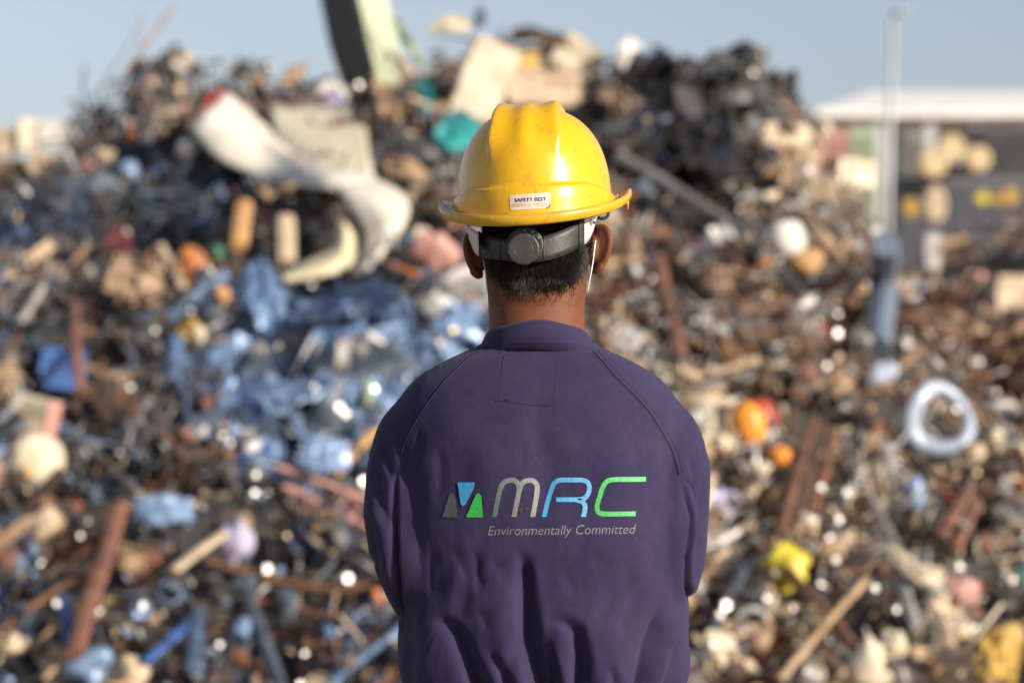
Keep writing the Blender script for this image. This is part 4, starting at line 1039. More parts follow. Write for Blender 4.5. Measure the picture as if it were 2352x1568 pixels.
def hand(m, side):
    """relaxed hand in front of the waist: palm, four unequal bent fingers and a thumb, curled round the other wrist"""
    w = Vector((NX+side*.075, 3.475, 1.005)); inn = Vector((-side, .12, -.10)).normalized(); up = Vector((0, .15, 1)).normalized(); out = inn.cross(up).normalized()*side
    out = Vector((0, 1, -.1)).normalized()
    pc = w+inn*.055
    m.add(*tube([w-inn*.03, w, w+inn*.03, w+inn*.07, w+inn*.098], [.029, .028, .037, .041, .034], 14, squash=.55))
    for i, (off, ln, r) in enumerate(((.032, .072, .0092), (.011, .082, .0098), (-.011, .076, .0094), (-.031, .060, .0082))):
        a = w+inn*.085+up*off
        p1 = a+inn*ln*.45+out*.010; p2 = p1+inn*ln*.22-out*.022*1.0; p3 = p2-inn*ln*.05-out*.026
        m.add(*tube(catmull([a-inn*.02, a, p1, p2, p3], 12), [r*1.1]*4+[r]*5+[r*.9]*2+[r*.6], 10))
    a = w+inn*.035+up*.03
    m.add(*tube(catmull([a, a+up*.022+inn*.016, a+up*.034+inn*.042, a+up*.030+inn*.064], 9), [.014, .014, .013, .012, .0115, .011, .0105, .0095, .006], 10))

def body_mesh():
    m = MB()
    m.add(*ellipsoid(HC+Vector((0, 0, .02)), (.0745, .098, .105), 40, 26))                       # cranium
    m.add(*ellipsoid(HC+Vector((0, .035, -.064)), (.0685, .066, .088), 32, 20))                   # face
    m.add(*ellipsoid(HC+Vector((0, .052, -.105)), (.058, .050, .036), 24, 14))                   # jaw and chin
    m.add(*ellipsoid(HC+Vector((0, -.042, -.038)), (.066, .050, .052), 32, 20))                  # occiput and nape
    m.add(*tube([HC+Vector((0, .095, -.005)), HC+Vector((0, .112, -.035)), HC+Vector((0, .108, -.048))], [.008, .013, .012], 12))   # nose
    m.add(*tube([HC+Vector((-.028, .092, -.078)), HC+Vector((0, .101, -.078)), HC+Vector((.028, .092, -.078))], [.005, .008, .005], 10))  # lips
    for s in (-1, 1): m.add(*tube([HC+Vector((s*.05, .075, .004)), HC+Vector((s*.02, .093, .008))], [.010, .009], 10))      # brow
    nk = []                                                                                      # neck
    for py, a, b, yc in ((560, 114, .066, 3.306), (600, 119, .064, 3.304), (640, 118.5, .062, 3.303), (680, 115.5, .061, 3.301), (720, 113.5, .061, 3.299), (760, 114, .063, 3.298), (800, 122, .068, 3.298), (850, 160, .072, 3.298)):
        nk.append(sring(NX, yc, wz(py), a*SP*.998, b, 2.15, 40))
    m.add(*loft(nk[::-1]))
    m.add(*ellipsoid((NX, 3.268, wz(660)), (.046, .034, .05), 24, 16))
    # torso, arms and legs inside the clothes, thinner than the cloth
    tr = [(800, 110, .045), (850, 200, .06), (900, 280, .078), (1000, 300, .098), (1200, 290, .1), (1400, 265, .092), (1600, 270, .095), (1800, 280, .1), (1900, 260, .09)]
    m.add(*loft([sring(wx(CX), 3.312, wz(py), a*SP*.86, b*.74, 2.3, 32) for py, a, b in tr][::-1]))
    for s in (-1, 1):
        sh = Vector((wx(CX)+s*.168, 3.302, wz(955))); el = Vector((wx(CX)+s*.155, 3.296, wz(1355))); wr = Vector((NX+s*.095, 3.465, 1.005))
        m.add(*tube(catmull([sh, sh*.5+el*.5, el, el*.5+wr*.5, wr], 24), list(np.linspace(.036, .032, 12))+list(np.linspace(.032, .026, 12)), 14))
        hand(m, s)
        hp = Vector((wx(CX)+s*.09, 3.30, .86)); kn = Vector((wx(CX)+s*.10, 3.29, .49)); an = Vector((wx(CX)+s*.11, 3.32, .10))
        m.add(*tube(catmull([hp, kn, an], 18), list(np.linspace(.078, .055, 9))+list(np.linspace(.054, .038, 9)), 14))
        m.add(*tube([an+Vector((0, -.03, -.04)), an+Vector((s*.01, .06, -.05)), an+Vector((s*.02, .16, -.065))], [.036, .036, .026], 12))
    # ears: plate, rolled outer rim and the bulge of the bowl behind
    for s in (-1, 1):
        cx, cy = (1379, 564) if s > 0 else (1090, 578)
        c = Vector((wx(cx), HC.y-.005, wz(cy))); d = 1 if s > 0 else .95
        rot = Matrix.Rotation(s*math.radians(46 if s > 0 else 34), 3, 'Z') @ Matrix.Rotation(s*math.radians(8), 3, 'Y')
        m.add(*ellipsoid(c+rot @ Vector((0, .002, 0)), (.0042, .0165*d, .029*d), 20, 16, rot))
        rim = [Vector((0, .016, .012)), Vector((0, .012, .026)), Vector((s*.0015, 0, .0315)), Vector((s*.003, -.012, .026)), Vector((s*.0036, -.0182, .010)), Vector((s*.003, -.0172, -.006)), Vector((s*.002, -.0115, -.020)), Vector((0, -.002, -.030)), Vector((0, .008, -.0285))]
        P = catmull([tuple(c+rot @ (q*d)) for q in rim], 30)
        m.add(*tube(P, [.0036+.0010*math.sin(i/29*PI)+(.0022 if i > 22 else 0) for i in range(30)], 10))
        m.add(*ellipsoid(c+rot @ Vector((-s*.005, .006, -.002)), (.0090, .0115, .019), 16, 12, rot))
        m.add(*ellipsoid(c+Vector((-s*.013, .012, -.002)), (.015, .012, .02), 14, 10))
    me = remeshed('person', m, 0.0022)
    co = get_co(me); mask = np.where((co[:, 2] > 1.35), 1.0, .6)
    # keep the ears crisp, round off the head, neck and shoulders
    ear = (np.abs(co[:, 0]-HC.x) > .0735) & (co[:, 2] > wz(640))
    mask[ear] = .35
    smooth_mesh(me, 14, .5, mask)
    return me
me = body_mesh()
person = link('person', me, SKIN, None, True)
tag(person, 'man seen from behind in purple navy coveralls facing the scrap heap', 'person')
BODY = bvh_of(me)
for s in (-1, 1):
    M = MB(); M.add(*ellipsoid(HC+Vector((s*.031, .0865, -.010)), (.0115, .0115, .0115), 16, 12)); link('eye', M.mesh('eye', True), cm('white'), person)

# --- coveralls
def cloth_material(name, base, worn):
    m, N, L, b = nodes_of(name)
    tc = N.new('ShaderNodeTexCoord')
    n1 = N.new('ShaderNodeTexNoise'); n1.inputs['Scale'].default_value = 9; n1.inputs['Detail'].default_value = 8; n1.inputs['Roughness'].default_value = .65
    L.new(tc.outputs['Object'], n1.inputs['Vector'])
    mp = N.new('ShaderNodeMapping'); mp.inputs['Rotation'].default_value = (0, math.radians(-62), 0); mp.inputs['Scale'].default_value = (1.0, 1.0, .3)
    L.new(tc.outputs['Object'], mp.inputs['Vector'])
    n2 = N.new('ShaderNodeTexNoise'); n2.inputs['Scale'].default_value = 1500; n2.inputs['Detail'].default_value = 2
    L.new(mp.outputs['Vector'], n2.inputs['Vector'])
    n3 = N.new('ShaderNodeTexNoise'); n3.inputs['Scale'].default_value = 55; n3.inputs['Detail'].default_value = 5
    L.new(tc.outputs['Object'], n3.inputs['Vector'])
    mx = N.new('ShaderNodeMix'); mx.data_type = 'RGBA'; mx.inputs['A'].default_value = (*base, 1); mx.inputs['B'].default_value = (*worn, 1)
    r1 = N.new('ShaderNodeMapRange'); r1.inputs['From Min'].default_value = .38; r1.inputs['From Max'].default_value = .66; L.new(n1.outputs['Fac'], r1.inputs['Value'])
    L.new(r1.outputs['Result'], mx.inputs['Factor'])
    m2 = N.new('ShaderNodeMix'); m2.data_type = 'RGBA'; m2.blend_type = 'MULTIPLY'; m2.inputs['Factor'].default_value = 1
    r2 = N.new('ShaderNodeMapRange'); r2.inputs['From Min'].default_value = .3; r2.inputs['From Max'].default_value = .7; r2.inputs['To Min'].default_value = .72; r2.inputs['To Max'].default_value = 1.25
    L.new(n2.outputs['Fac'], r2.inputs['Value']); L.new(mx.outputs['Result'], m2.inputs['A']); L.new(r2.outputs['Result'], m2.inputs['B'])
    m3 = N.new('ShaderNodeMapping'); m3.inputs['Rotation'].default_value = (0, math.radians(32), 0); L.new(tc.outputs['Object'], m3.inputs['Vector'])
    wv = N.new('ShaderNodeTexWave'); wv.inputs['Scale'].default_value = 150; wv.inputs['Distortion'].default_value = .6; wv.inputs['Detail'].default_value = 1; L.new(m3.outputs['Vector'], wv.inputs['Vector'])
    wr_ = N.new('ShaderNodeMapRange'); wr_.inputs['To Min'].default_value = .86; wr_.inputs['To Max'].default_value = 1.14; L.new(wv.outputs['Fac'], wr_.inputs['Value'])
    m4 = N.new('ShaderNodeMix'); m4.data_type = 'RGBA'; m4.blend_type = 'MULTIPLY'; m4.inputs['Factor'].default_value = 1; L.new(m2.outputs['Result'], m4.inputs['A']); L.new(wr_.outputs['Result'], m4.inputs['B'])
    ln_ = N.new('ShaderNodeTexNoise'); ln_.inputs['Scale'].default_value = 430; ln_.inputs['Detail'].default_value = 1; L.new(tc.outputs['Object'], ln_.inputs['Vector'])
    lr = N.new('ShaderNodeMapRange'); lr.inputs['From Min'].default_value = .735; lr.inputs['From Max'].default_value = .77; lr.inputs['To Max'].default_value = .22; L.new(ln_.outputs['Fac'], lr.inputs['Value'])
    m5 = N.new('ShaderNodeMix'); m5.data_type = 'RGBA'; m5.inputs['B'].default_value = (.22, .20, .22, 1); L.new(m4.outputs['Result'], m5.inputs['A']); L.new(lr.outputs['Result'], m5.inputs['Factor'])
    L.new(m5.outputs['Result'], b.inputs['Base Color'])
    b.inputs['Roughness'].default_value = .88; b.inputs['Specular IOR Level'].default_value = .25
    b.inputs['Sheen Weight'].default_value = .06; b.inputs['Sheen Roughness'].default_value = .5
    ad = N.new('ShaderNodeMath'); ad.operation = 'MULTIPLY_ADD'; ad.inputs[1].default_value = 1.4
    L.new(n3.outputs['Fac'], ad.inputs[0]); L.new(n2.outputs['Fac'], ad.inputs[2])
    bp = N.new('ShaderNodeBump'); bp.inputs['Strength'].default_value = .35; bp.inputs['Distance'].default_value = .001
    L.new(ad.outputs[0], bp.inputs['Height']); L.new(bp.outputs['Normal'], b.inputs['Normal'])
    return m
CLOTH = cloth_material('coverall_twill', (0.0180, 0.0145, 0.0500), (0.0280, 0.0222, 0.0600))
THREAD = mat_plain('thread_dark', (0.022, 0.018, 0.04), .9, 0, scale=200, var=.2)
WELT = cloth_material('coverall_seam', (0.0165, 0.0135, 0.048), (0.025, 0.020, 0.055))

TOR = [(772, 116, .052, 3.300), (792, 137, .060, 3.300), (803, 160, .068, 3.299), (815, 192, .077, 3.298), (829, 222, .085, 3.297), (845, 250, .092, 3.297), (866, 284, .100, 3.297), (890, 310, .108, 3.298), (925, 332, .114, 3.299),
       (970, 347, .119, 3.301), (1040, 350, .123, 3.304), (1130, 345, .124, 3.306), (1250, 346, .121, 3.307), (1400, 350, .117, 3.309), (1500, 351, .116, 3.311), (1600, 351, .114, 3.312), (1750, 340, .118, 3.31), (1850, 330, .118, 3.308), (1910, 290, .105, 3.306)]
ARM_R = [(0, .066), (.25, .063), (.5, .0595), (.72, .056), (1, .052)]
def ease(t): t = np.clip(t, 0, 1); return t*t*(3-2*t)
def coverall_mesh():
    m = MB()
    T = np.array(TOR, float); pys = np.linspace(T[0, 0], T[-1, 0], 60)
    rows = [np.interp(pys, T[:, 0], T[:, i]) for i in range(4)]
    m.add(*loft([sring(wx(CX+np.interp(py, [1050, 1300], [1, 15])), yc, wz(py), a*SP, b, 2.28, 72) for py, a, b, yc in zip(*rows)][::-1]))
    for s in (-1, 1):
        dx = 3 if s > 0 else 0
        P = [(CX+s*(240+dx), 962, 3.300), (CX+s*(284+dx), 1010, 3.300), (CX+s*(300+dx), 1090, 3.296), (CX+s*(300+dx), 1200, 3.290), (CX+s*(284+dx*3), 1300, 3.286), (CX+s*(262+dx*2), 1372, 3.292), (CX+s*(243), 1428, 3.318), (CX+s*212, 1472, 3.378), (CX+s*168, 1492, 3.44)]
        C = catmull([(wx(a), y, wz(b)) for a, b, y in P], 40); t = np.linspace(0, 1, 40)
        R = np.interp(t, [0, .12, .25, .45, .58, .68, .8, 1], [.046, .0560, .0600, .0575, .0545, .0535, .047, .040])
        m.add(*tube(C, R, 28))
        hp = Vector((wx(CX)+s*.098, 3.308, .90)); kn = Vector((wx(CX)+s*.108, 3.30, .49)); an = Vector((wx(CX)+s*.115, 3.325, .09))
        m.add(*tube(catmull([hp+Vector((0, 0, .03)), hp, kn, an], 24), list(np.linspace(.092, .088, 10))+list(np.linspace(.087, .075, 14)), 24))
    me = remeshed('coverall', m, 0.0034)
    smooth_mesh(me, 8, .5)
    co = get_co(me); smooth_mesh(me, 45, .5, ease((co[:, 2]-wz(1050))/(wz(960)-wz(1050))))
    return me

def polyfield(px, py, pts):
    """signed distance to a polyline in photo pixels (positive to the right when it runs downwards) and position along it"""
    P = np.array(pts, float); seg = P[1:]-P[:-1]; ln = np.linalg.norm(seg, axis=1); cum = np.concatenate([[0], np.cumsum(ln)])
    best = np.full(len(px), 1e9); sd = np.zeros(len(px)); tt = np.zeros(len(px))
    for i in range(len(seg)):
        ux, uy = seg[i]/ln[i]; rx, ry = px-P[i, 0], py-P[i, 1]
        t = np.clip(rx*ux+ry*uy, 0, ln[i]); dx, dy = rx-t*ux, ry-t*uy; d = np.hypot(dx, dy)
        side = np.where(rx*uy-ry*ux >= 0, 1, -1)
        u = d < best; best[u] = d[u]; sd[u] = (d*side)[u]; tt[u] = ((cum[i]+t)/cum[-1])[u]
    return sd, tt

# folds: polyline, depth in mm, soft width to the right, sharp width to the left (photo px), fade at start, fade at end
FOLDS = [
 ([Z3(1000, 372), Z3(1050, 400), Z3(1076, 470), Z3(1082, 600), Z3(1084, 800), Z3(1092, 1000), Z3(1130, 1130), Z3(1180, 1300), Z3(1210, 1420)], 17, 40, 7, .22, .02),
 ([Z3(1210, 815), Z3(1330, 850), Z3(1402, 910), Z3(1416, 1010), Z3(1418, 1150), Z3(1425, 1400)], 13, 34, 7, .3, .02),
 ([Z3(470, 826), Z3(580, 850), Z3(650, 920), Z3(700, 1040), Z3(745, 1180), Z3(800, 1400)], 12, 32, 8, .3, .02),
 ([Z3(860, 1010), Z3(900, 1060), Z3(950, 1160), Z3(985, 1300), Z3(1000, 1420)], 7, 22, 6, .3, .02),
 ([Z3(1215, 900), Z3(1245, 1000), Z3(1262, 1120), Z3(1270, 1300), Z3(1275, 1420)], 6, 20, 6, .3, .02),
 ([Z3(1960, 740), Z3(1900, 850), Z3(1852, 980), Z3(1832, 1150), Z3(1815, 1400)], 10, 42, 9, .25, .02),
 ([Z3(2060, 930), Z3(2030, 1040), Z3(2005, 1200), Z3(1990, 1400)], 6, 24, 8, .3, .02),
 ([Z3(1600, 1090), Z3(1640, 1150), Z3(1660, 1250), Z3(1670, 1420)], 6, 22, 7, .35, .02),
 ([Z3(770, 390), Z3(790, 460), Z3(800, 560), Z3(815, 680)], 5, 12, 7, .3, .3),
 ([Z3(640, 370), Z3(680, 450), Z3(725, 540), Z3(760, 610)], 3.5, 14, 8, .3, .3),
 ([Z3(800, 760), Z3(835, 820), Z3(870, 900)], 3.5, 14, 8, .3, .3),
 ([Z3(895, 450), Z3(930, 510), Z3(985, 580)], 3, 14, 9, .3, .4),
 ([Z3(1310, 440), Z3(1350, 540), Z3(1400, 650), Z3(1430, 740)], 3.5, 26, 16, .35, .35),
 ([Z3(1640, 780), Z3(1690, 850), Z3(1740, 900)], 3, 22, 12, .35, .4),
 ([Z3(520, 360), Z3(510, 460), Z3(500, 600), Z3(510, 720)], 4.5, 16, 9, .3, .35),
 ([Z2(440, 800), Z2(425, 900), Z2(415, 1010)], 4.5, 9, 7, .35, .35),
 ([Z2(540, 890), Z2(552, 990), Z2(560, 1120), Z2(545, 1290)], 3.0, 12, 8, .3, .4),
 ([Z2(430, 1080), Z2(425, 1230), Z2(440, 1390)], 3.0, 14, 9, .3, .4),
 ([Z2(1200, 520), Z2(1195, 700), Z2(1180, 900), Z2(1180, 1080)], 1.8, 26, 20, .4, .4),
 ([Z2(1075, 860), Z2(1080, 980), Z2(1090, 1090)], 1.6, 9, 7, .4, .4),
 ([Z2(1230, 1090), Z2(1240, 1250), Z2(1215, 1420)], 2.0, 12, 10, .4, .4),
 ([Z3(1500, 430), Z3(1560, 470), Z3(1660, 480)], 1.8, 18, 18, .4, .4),
 ([Z2(985, 292), Z2(988, 320), Z2(980, 352)], 1.6, 5, 4, .2, .35), ([Z2(1040, 286), Z2(1046, 316), Z2(1042, 345)], 1.4, 5, 4, .2, .35), ([Z2(1110, 282), Z2(1112, 308), Z2(1118, 330)], 1.4, 5, 4, .2, .35),
 ([Z2(1190, 280), Z2(1188, 305), Z2(1180, 330)], 1.3, 5, 4, .2, .35), ([Z2(1260, 282), Z2(1266, 305), Z2(1280, 326)], 1.3, 5, 4, .2, .35), ([Z2(930, 296), Z2(925, 322), Z2(915, 346)], 1.5, 5, 4, .2, .35),
 ([Z2(2010, 1000), Z2(1960, 1060), Z2(1900, 1100)], 2.5, 9, 7, .3, .45), ([Z2(2080, 1180), Z2(2020, 1230), Z2(1950, 1250)], 2.2, 9, 7, .3, .45),
 ([Z2(300, 1060), Z2(340, 1130), Z2(390, 1170)], 2.6, 9, 7, .3, .45), ([Z2(120, 960), Z2(150, 1010), Z2(200, 1040)], 3, 9, 7, .3, .4),
 ([Z2(2240, 900), Z2(2200, 960), Z2(2130, 1000)], 3, 9, 7, .3, .45), ([Z2(2235, 1250), Z2(2200, 1300), Z2(2160, 1320)], 3.5, 9, 7, .3, .4), ([Z3(110, 420), Z3(150, 470), Z3(200, 500)], 3.5, 9, 7, .3, .4),
 # armholes: the sleeves tuck under the back panel
 ([Z2(312, 960), Z2(292, 1100), Z2(283, 1300), Z3(285, 300), Z3(290, 520), Z3(292, 760), Z3(285, 930)], 10, 4, 9, .3, .05),
 ([Z2(2040, 1060), Z2(2085, 1150), Z2(2110, 1260), Z2(2150, 1370), Z3(2140, 300), Z3(2112, 440), Z3(2112, 600), Z3(2140, 760), Z3(2140, 1000)], 9, 9, 4, .25, .05),
 # left sleeve
 ([Z2(190, 890), Z2(215, 960), Z2(238, 1050), Z2(250, 1150)], 7, 9, 14, .3, .3),
 ([Z2(160, 1010), Z2(170, 1150), Z2(190, 1280), Z2(240, 1440)], 8, 12, 12, .25, .2),
 ([Z3(120, 130), Z3(160, 330), Z3(190, 560), Z3(240, 760)], 6, 9, 9, .3, .3),
 # right sleeve
 ([Z2(2130, 950), Z2(2155, 1080), Z2(2165, 1200), Z2(2160, 1300)], 6, 10, 8, .3, .3),
 ([Z2(2210, 1010), Z2(2215, 1150), Z2(2200, 1330), Z2(2175, 1480)], 5, 10, 10, .3, .3),
 ([Z3(2190, 300), Z3(2170, 480), Z3(2150, 640)], 6, 12, 8, .3, .3),
 ([Z2(2085, 1105), Z2(2130, 1145), Z2(2160, 1190)], 5, 6, 6, .3, .4),
]
def ease(t): t = np.clip(t, 0, 1); return t*t*(3-2*t)
cov_me = coverall_mesh()
co = get_co(cov_me); no = get_no(cov_me); px, py = to_px(co)
backw = ease((-no[:, 1]+.25)/.5)*(co[:, 2] > .85)
d = np.zeros(len(co))
for pts, amp, wr, wl_, f0, f1 in FOLDS:
    sd, tt = polyfield(px, py, pts)
    grow = (.45+.85*tt) if f1 < .1 else np.ones(len(tt))                   # folds that run on to the waist open out
    q_ = np.clip(1-np.abs(sd)/(wr*(1.5 if f1 < .1 else 2.2)*grow), 0, 1)
    prof = np.where(sd > 0, q_**1.5*(1+.35*(1-q_)), np.exp(-(np.abs(sd)/wl_)**1.4))
    fade = ease(tt/max(f0, 1e-3))*ease((1-tt)/max(f1, 1e-3))
    bulge = .20*np.exp(-((sd+38)/34)**2)                                   # cloth heaped up on the sharp side
    k_ = 1.9 if f1 < .1 else .95
    d += -amp*.001*k_*fade*grow*(prof-bulge)
# broad sag and fine rumples
d += .0045*vnoise(px/70+3, py/120, 1)*1.6*ease((py-850)/200) + .0034*vnoise((px+py*.25)/30, py/60+9, 2)*(0.25+ease((py-1150)/250)) + .0006*vnoise(px/9, py/15, 3)
left_sag = np.exp(-((px-925)/30)**2)*ease((py-1280)/140); d -= .010*left_sag
co += no*(d*backw)[:, None]
# gathered waist just below the picture, plain cloth folds elsewhere
wf = np.exp(-((co[:, 2]-.905)/.05)**2); cxy = np.array([wx(CX), 3.30]); rad = co[:, :2]-cxy
ins = (np.abs(co[:, 0]-wx(CX)) < .22) & (co[:, 1] < 3.46)
co[:, :2] -= rad*(.14*wf*ins)[:, None]
low = ease((.86-co[:, 2])/.1); co += no*(.006*np.sin(co[:, 2]*46+3*co[:, 0]*10)*low)[:, None]
set_co(cov_me, co)
smooth_mesh(cov_me, 2, .4)
coverall = link('coverall', cov_me, CLOTH, person, True)
CLOTHB = bvh_of(cov_me)

def on_cloth(pts, off=.0008, n=None, bvh=None):
    P = catmull(pts, n or max(12, 6*len(pts))) if len(pts) > 1 else np.array(pts)
    out = []
    for q in P:
        h = drop(bvh or CLOTHB, q[0], q[1], off)
        if h is not None: out.append(tuple(h))
    return out
def seam_tube(name, pts, r, mat, off=.0006, n=None, sq=.6, bvh=None, parent=None):
    P = on_cloth(pts, off, n, bvh)
    if len(P) < 3: return None
    v, f = tube(P, r, 6, squash=1.0); return link(name, new_mesh(name, v, f, True), mat, parent or coverall)
SEAM_L = [Z2(*q) for q in ((838, 303), (760, 352), (680, 424), (600, 503), (522, 600), (455, 695), (400, 790), (350, 885), (322, 965))]
SEAM_R = [Z2(*q) for q in ((1525, 318), (1590, 392), (1680, 492), (1780, 590), (1880, 702), (1962, 832), (2020, 940), (2052, 1040), (2066, 1095))]
for nm, S in (('raglan_seam', SEAM_L), ('raglan_seam', SEAM_R)):
    seam_tube(nm, S, .0013, WELT, .0002, 60)
    s = 1 if S is SEAM_R else -1
    seam_tube('stitch_line', [(x+s*9, y-3) for x, y in S], .00045, THREAD, .0001, 60)
    seam_tube('stitch_line', [(x-s*4.5, y+2.5) for x, y in S], .0005, THREAD, .0, 60)
seam_tube('sleeve_seam', [Z2(165, 1208), Z2(200, 1205), Z2(250, 1190)], .0006, THREAD, .0002, 16)
seam_tube('sleeve_seam', [Z2(2090, 1112), Z2(2130, 1140), Z2(2160, 1180), Z2(2168, 1240)], .0007, THREAD, .0002, 16)
# the faint outline of a stitched patch with loose thread ends
PT = [Z2(*q) for q in ((966, 345), (1130, 345), (1302, 361), (1290, 510), (1274, 664), (1100, 650), (935, 632), (950, 490))]
seam_tube('patch_stitching', [PT[7], PT[0]], .00045, THREAD, .0001, 12); seam_tube('patch_stitching', [PT[0], PT[1], PT[2]], .00045, THREAD, .0, 16)
seam_tube('patch_stitching', [PT[2], PT[3], PT[4]], .00045, THREAD, .0, 16); seam_tube('patch_stitching', [PT[4], PT[5], PT[6]], .0006, THREAD, .0002, 24)
seam_tube('patch_stitching', [PT[6], PT[7]], .00045, THREAD, .0, 12)
seam_tube('loose_thread', [Z2(906, 626), Z2(935, 634), Z2(975, 622), Z2(1000, 638), Z2(968, 630)], .0005, THREAD, .0006, 24)
seam_tube('loose_thread', [Z2(1205, 655), Z2(1232, 668), Z2(1240, 652), Z2(1268, 664)], .0005, THREAD, .0006, 20)
seam_tube('loose_thread', [Z2(965, 345), Z2(962, 375), Z2(940, 398), Z2(922, 408)], .00035, THREAD, .0006, 20)

# collar
def collar():
    n = 64; prof = []
    A = []
    for t in np.linspace(0, 2*PI, n, endpoint=False):
        c, s_ = math.cos(t), math.sin(t)
        row = []
        for (k, a, b, z, yo) in ((0, 110, .068, 790, 0), (1, 113, .069, 765, 0), (2, 116, .071, 741, 0), (3, 122, .0745, 737, -.001), (4, 129, .0765, 746, -.003), (5, 138, .0765, 772, -.003), (6, 147, .0735, 802, -.001)):
            x = a*SP*c; y = b*s_
            back = (b-y)/(2*b)                                             # 1 at the back of the neck
            drop_ = (1-back)*.050
            zz = wz(z)-drop_
            if k >= 4: zz -= (abs(c)**2.2)*.004*(k-3)
            zz += .0012*math.sin(5*t+k)*(k > 2)
            row.append((NX+x, 3.301+y+yo, zz))
        A.append(row)
    A.append(A[0]); return np.array(A)
G = collar(); v, f = solid_sheet(G.transpose(1, 0, 2), .0022)
col = link('collar', new_mesh('collar', v, f, True), CLOTH, coverall)
COLB = bvh_of(col.data)
seam_tube('stitch_line', [Z2(790, 298), Z2(960, 272), Z2(1200, 262), Z2(1440, 276), Z2(1530, 300)], .00045, THREAD, .0002, 40, bvh=COLB, parent=coverall)
seam_tube('collar_seam', [Z2(785, 306), Z2(960, 291), Z2(1200, 281), Z2(1440, 293), Z2(1545, 318)], .0016, THREAD, -.0004, 40)

# --- the print on the back, lying on the cloth
def ink(name, c, c2=None, x0=0, x1=1):
    m, N, L, b = nodes_of(name)
    tc = N.new('ShaderNodeTexCoord'); sx = N.new('ShaderNodeSeparateXYZ'); L.new(tc.outputs['Object'], sx.inputs[0])
    mr = N.new('ShaderNodeMapRange'); mr.inputs['From Min'].default_value = x0; mr.inputs['From Max'].default_value = x1; L.new(sx.outputs['X'], mr.inputs['Value'])
    mx = N.new('ShaderNodeMix'); mx.data_type = 'RGBA'; mx.inputs['A'].default_value = (*c, 1); mx.inputs['B'].default_value = (*(c2 or c), 1); L.new(mr.outputs['Result'], mx.inputs['Factor'])
    nz = N.new('ShaderNodeTexNoise'); nz.inputs['Scale'].default_value = 420; nz.inputs['Detail'].default_value = 3; L.new(tc.outputs['Object'], nz.inputs['Vector'])
    r2 = N.new('ShaderNodeMapRange'); r2.inputs['From Min'].default_value = .3; r2.inputs['From Max'].default_value = .7; r2.inputs['To Min'].default_value = .72; r2.inputs['To Max'].default_value = 1.15; L.new(nz.outputs['Fac'], r2.inputs['Value'])
    m2 = N.new('ShaderNodeMix'); m2.data_type = 'RGBA'; m2.blend_type = 'MULTIPLY'; m2.inputs['Factor'].default_value = 1; L.new(mx.outputs['Result'], m2.inputs['A']); L.new(r2.outputs['Result'], m2.inputs['B'])
    L.new(m2.outputs['Result'], b.inputs['Base Color']); b.inputs['Roughness'].default_value = .6; b.inputs['Specular IOR Level'].default_value = .3
    bp = N.new('ShaderNodeBump'); bp.inputs['Strength'].default_value = .4; bp.inputs['Distance'].default_value = .001; L.new(nz.outputs['Fac'], bp.inputs['Height']); L.new(bp.outputs['Normal'], b.inputs['Normal'])
    return m
def gx(zx): return wx(Z2(zx, 0)[0])
INK_M = ink('print_grey', (.085, .11, .11), (.23, .255, .25), gx(900), gx(1180))
INK_R = ink('print_blue', (.04, .235, .47), (.12, .33, .55), gx(1210), gx(1500))
INK_C = ink('print_green', (.055, .36, .085), (.11, .43, .16), gx(1540), gx(1800))
INK_G = ink('print_dark_grey', (.055, .07, .07)); INK_B = ink('print_sky_blue', (.05, .26, .52)); INK_E = ink('print_leaf_green', (.03, .34, .06)); INK_T = ink('print_pale_grey', (.19, .205, .205))

def printed(name, verts2, faces, mat, off=.0005, parent=None, bvh=None):
    v = []
    for q in verts2:
        h = drop(bvh or CLOTHB, q[0], q[1], off); v.append(tuple(h) if h is not None else tuple(W(q[0], q[1], 3.18)))
    return link(name, new_mesh(name, v, faces, True), mat, parent or coverall)
def ribbon(pts, width, cut0='h', cut1='h', n=60):
    P = catmull([Z2(*p) for p in pts], n); w = width*.36622/2
    T = np.gradient(P, axis=0); T /= np.linalg.norm(T, axis=1, keepdims=True); Nn = np.stack([-T[:, 1], T[:, 0]], 1)
    L_, R_ = P+Nn*w, P-Nn*w
    for idx, cut in ((0, cut0), (-1, cut1)):
        if cut == 'h':                                                     # end cut level
            t = T[idx]
            for A in (L_, R_):
                dy = P[idx, 1]-A[idx, 1]
                if abs(t[1]) > .2: A[idx] = A[idx]+t*(dy/t[1])
    C = np.stack([L_, L_*.5+R_*.5, R_], 1).reshape(-1, 2); f = []
    for i in range(n-1):
        for j in range(2): f.append((i*3+j, i*3+j+1, (i+1)*3+j+1, (i+1)*3+j))
    return C, f
def merge(parts):
    V = []; F = []; b = 0
    for v, f in parts: V += [tuple(q) for q in v]; F += [tuple(i+b for i in q) for q in f]; b += len(v)
    return V, F
Mp = [((906, 1358), (922, 1270), (944, 1180), (962, 1146), (1000, 1129), (1034, 1132), (1055, 1156), (1060, 1190), (1050, 1250), (1027, 1358)),]
printed('logo_letter', *merge([ribbon(Mp[0], 31), ribbon(((1062, 1200), (1072, 1160), (1092, 1138), (1122, 1129), (1152, 1134), (1172, 1160), (1174, 1190), (1164, 1260), (1146, 1358)), 31)]), INK_M)
printed('logo_letter', *merge([ribbon(((1217, 1358), (1238, 1270), (1262, 1190), (1282, 1146), (1320, 1128), (1400, 1127), (1458, 1128), (1490, 1142), (1501, 1172), (1494, 1212), (1472, 1240), (1436, 1249), (1360, 1250), (1292, 1250)), 29, n=90),
    ribbon(((1425, 1252), (1458, 1264), (1474, 1290), (1472, 1320), (1464, 1358)), 30)]), INK_R)
